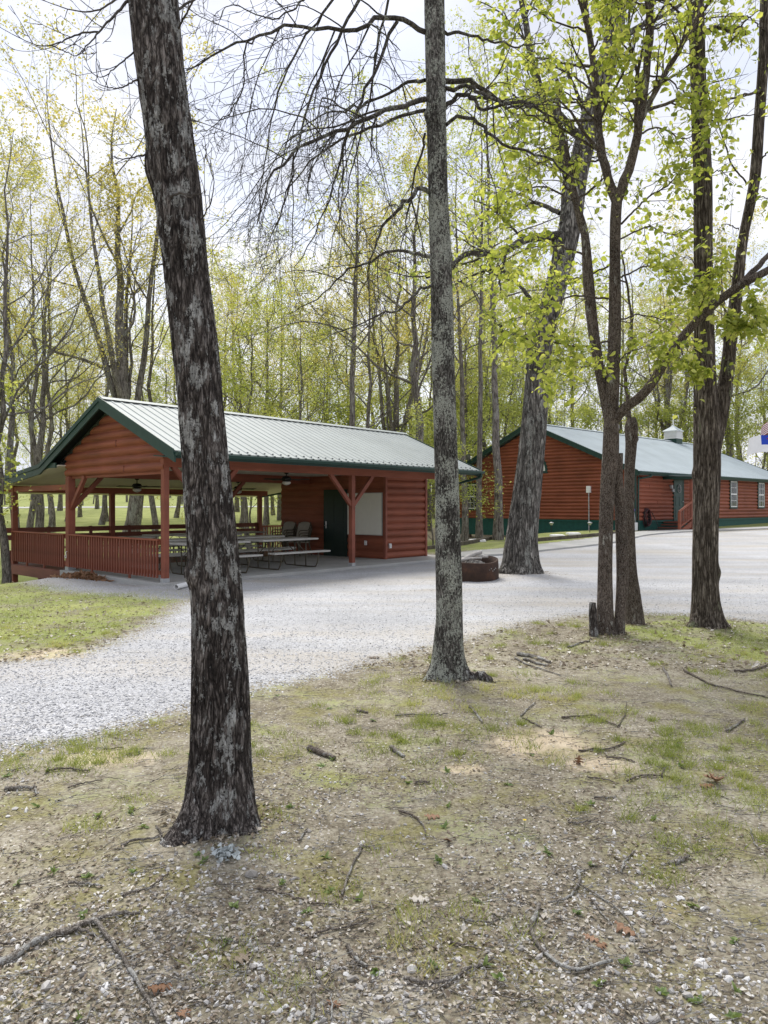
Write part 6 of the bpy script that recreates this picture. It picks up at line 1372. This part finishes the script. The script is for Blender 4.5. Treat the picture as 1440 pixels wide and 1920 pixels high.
stick([(1012, 1698), (1000, 1725), (994, 1745), (1012, 1778), (1045, 1808), (1078, 1822), (1110, 1812), (1147, 1803)], 9, 'hooked lichen branch curling round at the bottom right', 'fallen_branch', forks=[[(1078, 1822), (1092, 1795)]])
stick([(1105, 1685), (1130, 1715), (1150, 1735)], 4, 'thin stick between the forked branch arms', m='stickgrey')
stick([(580, 1407), (600, 1413), (628, 1423)], 11, 'dark chunk of bark covered wood in mid ground', 'bark_chunk', 'stickdark')
stick([(733, 1404), (745, 1412), (758, 1420)], 8, 'short grey stub right of the dark wood chunk', 'bark_chunk')
stick([(780, 1468), (806, 1466)], 6, 'short dark stick by a grass tuft in mid ground', m='stickdark')
stick([(8, 1483), (35, 1481), (68, 1480)], 8, 'short thick grey stick at the left edge', m='stickgrey', forks=[[(66, 1482), (68, 1493)]])
stick([(90, 1449), (120, 1445), (165, 1447)], 5, 'dark stick left of the leaning trunk on the sandy patch', m='stickdark')
stick([(127, 1479), (160, 1468), (192, 1462)], 4, 'thin dark stick slanting on the soil left of the leaning trunk', m='stickdark')
stick([(195, 1407), (232, 1403)], 4, 'thin stick at the edge of the gravel left of the leaning trunk', m='stickdark')
stick([(1053, 1349), (1085, 1346), (1112, 1343), (1135, 1353), (1160, 1364)], 5, 'wavy dark stick beyond the sandy patch', m='stickdark', forks=[[(1160, 1362), (1172, 1340), (1175, 1320)]])
stick([(1361, 1374), (1380, 1362), (1396, 1350)], 6, 'pale straight stick at the right beyond the brown leaf heap')
stick([(1244, 1254), (1252, 1270), (1259, 1287)], 6, 'pale upright-lying stick below the snapped trunk')
stick([(1282, 1259), (1305, 1270), (1330, 1284), (1365, 1293), (1400, 1303), (1440, 1312)], 5, 'long dark stick across the thin grass at the right', m='stickdark')
stick([(1376, 1262), (1395, 1262), (1420, 1257), (1445, 1248)], 6, 'knobbly dark stick at the right edge below the ridged trunk', m='stickdark')
stick([(970, 1231), (1000, 1236), (1032, 1246)], 8, 'upper pale bark strip on the soil left of the leafy clump', 'bark_strip')
stick([(982, 1241), (1005, 1247), (1028, 1252)], 7, 'lower pale bark strip on the soil left of the leafy clump', 'bark_strip')
stick([(1065, 1216), (1085, 1210), (1105, 1207)], 5, 'short pale bark strip next to the rotten stump', 'bark_strip')
stick([(965, 1238), (990, 1250), (1030, 1262), (1050, 1269)], 4, 'thin pale stick beside the pale bark strips')
stick([(1176, 1470), (1205, 1460), (1235, 1460), (1270, 1464)], 5, 'thin curved dark stick in the middle of the right-hand soil', m='stickdark', forks=[[(1240, 1461), (1245, 1446), (1255, 1440)]])
stick([(1100, 1461), (1130, 1465), (1160, 1474)], 4, 'thin dark stick left of the thin curved one', m='stickdark')
stick([(1114, 1498), (1155, 1498)], 5, 'straight grey stick below the thin curved dark stick')
stick([(1085, 1414), (1115, 1410), (1140, 1410), (1172, 1396)], 5, 'dark forked stick on the sandy patch', m='stickdark')
stick([(1136, 1427), (1165, 1427), (1190, 1433)], 5, 'dark stick on the sandy patch right of the standing brown leaf', m='stickdark')
stick([(1162, 1638), (1172, 1618), (1190, 1594)], 5, 'slanting grey stick left of the grass tufts at lower right')
stick([(1066, 1545), (1085, 1545), (1108, 1541)], 5, 'pale stick in the right-hand soil, lying level', m='stickgrey')
stick([(1255, 1624), (1275, 1617), (1292, 1608)], 8, 'pale chip of bark among the tufts at lower right', 'bark_chunk')
stick([(1408, 1562), (1415, 1585), (1437, 1607)], 4, 'thin bent stick at the right edge')
stick([(976, 1345), (985, 1335), (1003, 1320)], 4, 'short slanting pale stick beyond the sandy patch', m='stickgrey')
stick([(980, 1350), (998, 1357), (1015, 1366)], 4, 'thin brown stick end at the rim of the sandy patch', m='stickdark')
stick([(748, 1518), (775, 1528), (792, 1545), (799, 1565)], 5, 'curved dark root-like stick left of the big brown oak leaf', m='stickdark')
stick([(560, 1582), (568, 1570), (576, 1558)], 5, 'short grey stick right of the leaning trunk base')
stick([(668, 1335), (690, 1340)], 6, 'small dark stick near the gravel edge', m='stickdark')
stick([(1200, 1785), (1220, 1783), (1243, 1780)], 7, 'pale broken stick right of the hooked lichen branch')
stick([(0, 1777), (40, 1776), (75, 1774)], 5, 'thin stick beside the thickest branch at the left edge', m='stickdark')
stick([(480, 1672), (530, 1678), (570, 1688), (632, 1697)], 5, 'long thin stick across the moss at centre left', m='stickdark')
stick([(740, 1300 + 45), (790, 1344), (840, 1343)], 4, 'long pale twig in front of the slim grey trunk', m='stickgrey')
stick([(880, 1330), (895, 1345), (905, 1358)], 6, 'grey stick right of the slim grey trunk pointing to the sand', m='stickgrey')
stick([(590, 1750), (620, 1742), (665, 1733), (690, 1722)], 5, 'thin curved stick above the stout stick end', m='stickdark')
stick([(560, 1742), (575, 1752), (590, 1768)], 4, 'thin twig left of the short thick grey stick', m='stickdark')

def oak_leaf(u, v, size, rz, tilt, lab, m='brownleaf', curl=-0.2):
    x, y = G(u, v); n = 44; t = np.linspace(0, 1, n)
    w = (0.10 + 0.30 * np.sin(pi * np.clip(t * 1.02, 0, 1))**0.8) * (0.62 + 0.42 * np.cos(t * 2 * pi * 3.2 + 0.6)); w = np.clip(w, 0.035, 0.5); w[0] = 0.012; w[-1] = 0.02
    V = []
    for i in range(n):
        for sgn, k in ((-1, 1), (0, 0), (1, 1)): V.append((t[i] - 0.5, sgn * w[i], curl * (w[i] * k)**2 * 3 + 0.12 * curl * sin(t[i] * 5) + 0.25 * curl * (t[i] - 0.5)**2))
    V = np.array(V) * size; i = np.arange(n - 1) * 3; f = np.concatenate((np.stack((i, i + 1, i + 4, i + 3), 1), np.stack((i + 1, i + 2, i + 5, i + 4), 1)))
    o = obj('oak_leaf', V, [f], M[m], None, True, attrs={'rnd': ('FACE', np.full(len(f), (u * 0.37) % 1.0))}); s = o.modifiers.new('thick', 'SOLIDIFY'); s.thickness = 0.0012
    o.location = (x, y, gzp(x, y) + size * 0.10 + abs(sin(tilt)) * size * 0.35); o.rotation_euler = (0.15, tilt, rz); tag(o, lab, 'leaf'); return o
oak_leaf(810, 1530, 0.085, 0.2, 0.15, 'big tan oak leaf lying by dark green weeds at centre')
oak_leaf(840, 1578, 0.055, 1.3, 0.6, 'small rusty leaf tilted up by a grass tuft')
oak_leaf(1085, 1436, 0.075, 1.5, 1.15, 'brown leaf standing upright on the sandy patch')
oak_leaf(1325, 1478, 0.10, 0.3, 0.1, 'left leaf of the curled rust brown leaf heap'); oak_leaf(1342, 1474, 0.11, 1.1, 0.35, 'right leaf of the curled rust brown leaf heap', curl=0.6); oak_leaf(1332, 1470, 0.09, 2.2, -0.3, 'upper leaf of the curled rust brown leaf heap', curl=0.6)
oak_leaf(455, 1802, 0.085, 0.9, 0.2, 'grey brown lobed oak leaf at the bottom, left of centre', 'litter')
oak_leaf(786, 1684, 0.085, 0.05, 0.1, 'flat grey lobed oak leaf at bottom centre', 'litter')
oak_leaf(1172, 1745, 0.085, -0.7, 0.3, 'tan curled leaf lying under the forked branch arm', curl=-0.35)
oak_leaf(1108, 1758, 0.06, -0.5, 0.2, 'brown curled leaf left of the tan curled leaf', curl=-0.3); oak_leaf(1128, 1772, 0.055, 0.7, 0.2, 'pale brown folded leaf below the tan curled leaf', curl=-0.3)
oak_leaf(300, 1862, 0.08, 0.4, 0.2, 'pinkish brown leaf at the bottom left'); oak_leaf(345, 1905, 0.06, 1.2, 0.3, 'orange brown leaf at the very bottom, left'); oak_leaf(625, 1880, 0.05, -0.3, 0.2, 'tan leaf beside the bent grey stick')
oak_leaf(700, 1235, 0.14, 0.3, 0.1, 'pale leaf lying on the gravel edge before the slim grey trunk', 'litter')
# lichen lump beside the leaning trunk
x, y = G(425, 1618); li = thing('lichen_clump', 'pale grey frilly lichen lump fallen beside the leaning trunk', 'lichen', (x, y, gzp(x, y)))
n = 90; a = rand_dirs(n, r); a[:, 2] = np.abs(a[:, 2]) * 0.5; p = np.stack((r.normal(0, 0.03, n), r.normal(0, 0.02, n), r.uniform(0, 0.035, n)), 1)
V, fs, rn = leaf_mesh(p, a, rand_dirs(n, r), 0.03 * r.uniform(.6, 1.3, n), 0.024, 'leaf', r); lm = m_plain('pale_lichen', (0.46, 0.50, 0.50), 0.9, var=0.3, scale=30); obj('lichen_frills', V, fs, lm, li, False)
x, y = G(983, 1556); fl_ = thing('yellow_flower', 'tiny yellow flower in the right-hand soil', 'flower', (x, y, gzp(x, y)))
b = MB(); b.tube([(0, 0, 0), (0.004, 0, 0.03), (0.002, 0, 0.05)], 0.0015, 5); b.build('stem', M['weed'], fl_)
yl = m_plain('yellow_petal', (0.75, 0.55, 0.02), 0.6); V, fs, rn = leaf_mesh(np.tile((0.002, 0, 0.05), (6, 1)), np.array([(cos(k), sin(k), 0.35) for k in np.arange(6) * pi / 3]), np.tile((0., 0., 1.), (6, 1)), 0.011, 0.009, 'leaf', r); obj('petals', V, fs, yl, fl_, False)

# ------------------------------------------------------------------ light, sky, camera
SUN_EL, SUN_AZ = radians(56), radians(-14)     # azimuth measured from +Y (ahead) towards +X
w = bpy.data.worlds.new('World'); scene.world = w; w.use_nodes = True; nt = w.node_tree; nt.nodes.clear()
def wn(t, **k):
    n = nt.nodes.new(t)
    for a, v in k.items(): setattr(n, a, v)
    return n
out = wn('ShaderNodeOutputWorld'); bg1 = wn('ShaderNodeBackground'); bg2 = wn('ShaderNodeBackground'); mx = wn('ShaderNodeMixShader')
sky = wn('ShaderNodeTexSky', sky_type='NISHITA', sun_disc=False); sky.sun_elevation = SUN_EL; sky.sun_rotation = SUN_AZ; sky.air_density = 1.0; sky.dust_density = 1.5
bg1.inputs[1].default_value = 0.10; nt.links.new(sky.outputs[0], bg1.inputs[0])
tc2 = wn('ShaderNodeTexCoord'); mp = wn('ShaderNodeMapping'); mp.inputs['Scale'].default_value = (1.0, 1.0, 2.6); nt.links.new(tc2.outputs['Generated'], mp.inputs[0])
ns = wn('ShaderNodeTexNoise'); ns.inputs['Scale'].default_value = 2.6; ns.inputs['Detail'].default_value = 8; ns.inputs['Roughness'].default_value = 0.55; nt.links.new(mp.outputs[0], ns.inputs['Vector'])
cr = wn('ShaderNodeValToRGB'); cr.color_ramp.elements[0].position = 0.36; cr.color_ramp.elements[1].position = 0.52; cr.color_ramp.elements[0].color = (0.45, 0.45, 0.45, 1); nt.links.new(ns.outputs[0], cr.inputs[0])
ns2 = wn('ShaderNodeTexNoise'); ns2.inputs['Scale'].default_value = 1.7; ns2.inputs['Detail'].default_value = 6; nt.links.new(mp.outputs[0], ns2.inputs['Vector'])
cc = wn('ShaderNodeValToRGB'); cc.color_ramp.elements[0].position = 0.40; cc.color_ramp.elements[1].position = 0.70; cc.color_ramp.elements[0].color = (0.63, 0.655, 0.75, 1); cc.color_ramp.elements[1].color = (0.92, 0.93, 0.97, 1); nt.links.new(ns2.outputs[0], cc.inputs[0])
nt.links.new(cc.outputs[0], bg2.inputs[0]); bg2.inputs[1].default_value = 0.72
nt.links.new(cr.outputs[0], mx.inputs[0]); nt.links.new(bg1.outputs[0], mx.inputs[1]); nt.links.new(bg2.outputs[0], mx.inputs[2]); nt.links.new(mx.outputs[0], out.inputs[0])
sl = bpy.data.lights.new('sun', 'SUN'); sl.energy = 2.4; sl.angle = radians(24); sl.color = (1.0, 0.96, 0.90)
so_ = bpy.data.objects.new('sun', sl); COL.objects.link(so_)
from mathutils import Vector
sd = Vector((sin(SUN_AZ) * cos(SUN_EL), cos(SUN_AZ) * cos(SUN_EL), sin(SUN_EL))); so_.rotation_euler = (-sd).to_track_quat('-Z', 'Y').to_euler()

cam = bpy.data.cameras.new('camera'); co_ = bpy.data.objects.new('camera', cam); COL.objects.link(co_); scene.camera = co_
co_.location = (0, 0, CH); co_.rotation_euler = (pi / 2, 0, 0)
cam.sensor_fit = 'VERTICAL'; cam.sensor_height = 34.6; cam.lens = F / 1920 * 34.6; cam.shift_y = -(960 - HV) / 1920; cam.clip_start = 0.05; cam.clip_end = 2000
scene.view_settings.view_transform = 'Standard'; scene.view_settings.look = 'None'; scene.view_settings.exposure = 0.85; scene.view_settings.gamma = 1.0
scene.render.engine = 'CYCLES'
scene.cycles.max_bounces = 6; scene.cycles.diffuse_bounces = 3; scene.cycles.glossy_bounces = 2; scene.cycles.transmission_bounces = 3; scene.cycles.use_denoising = True
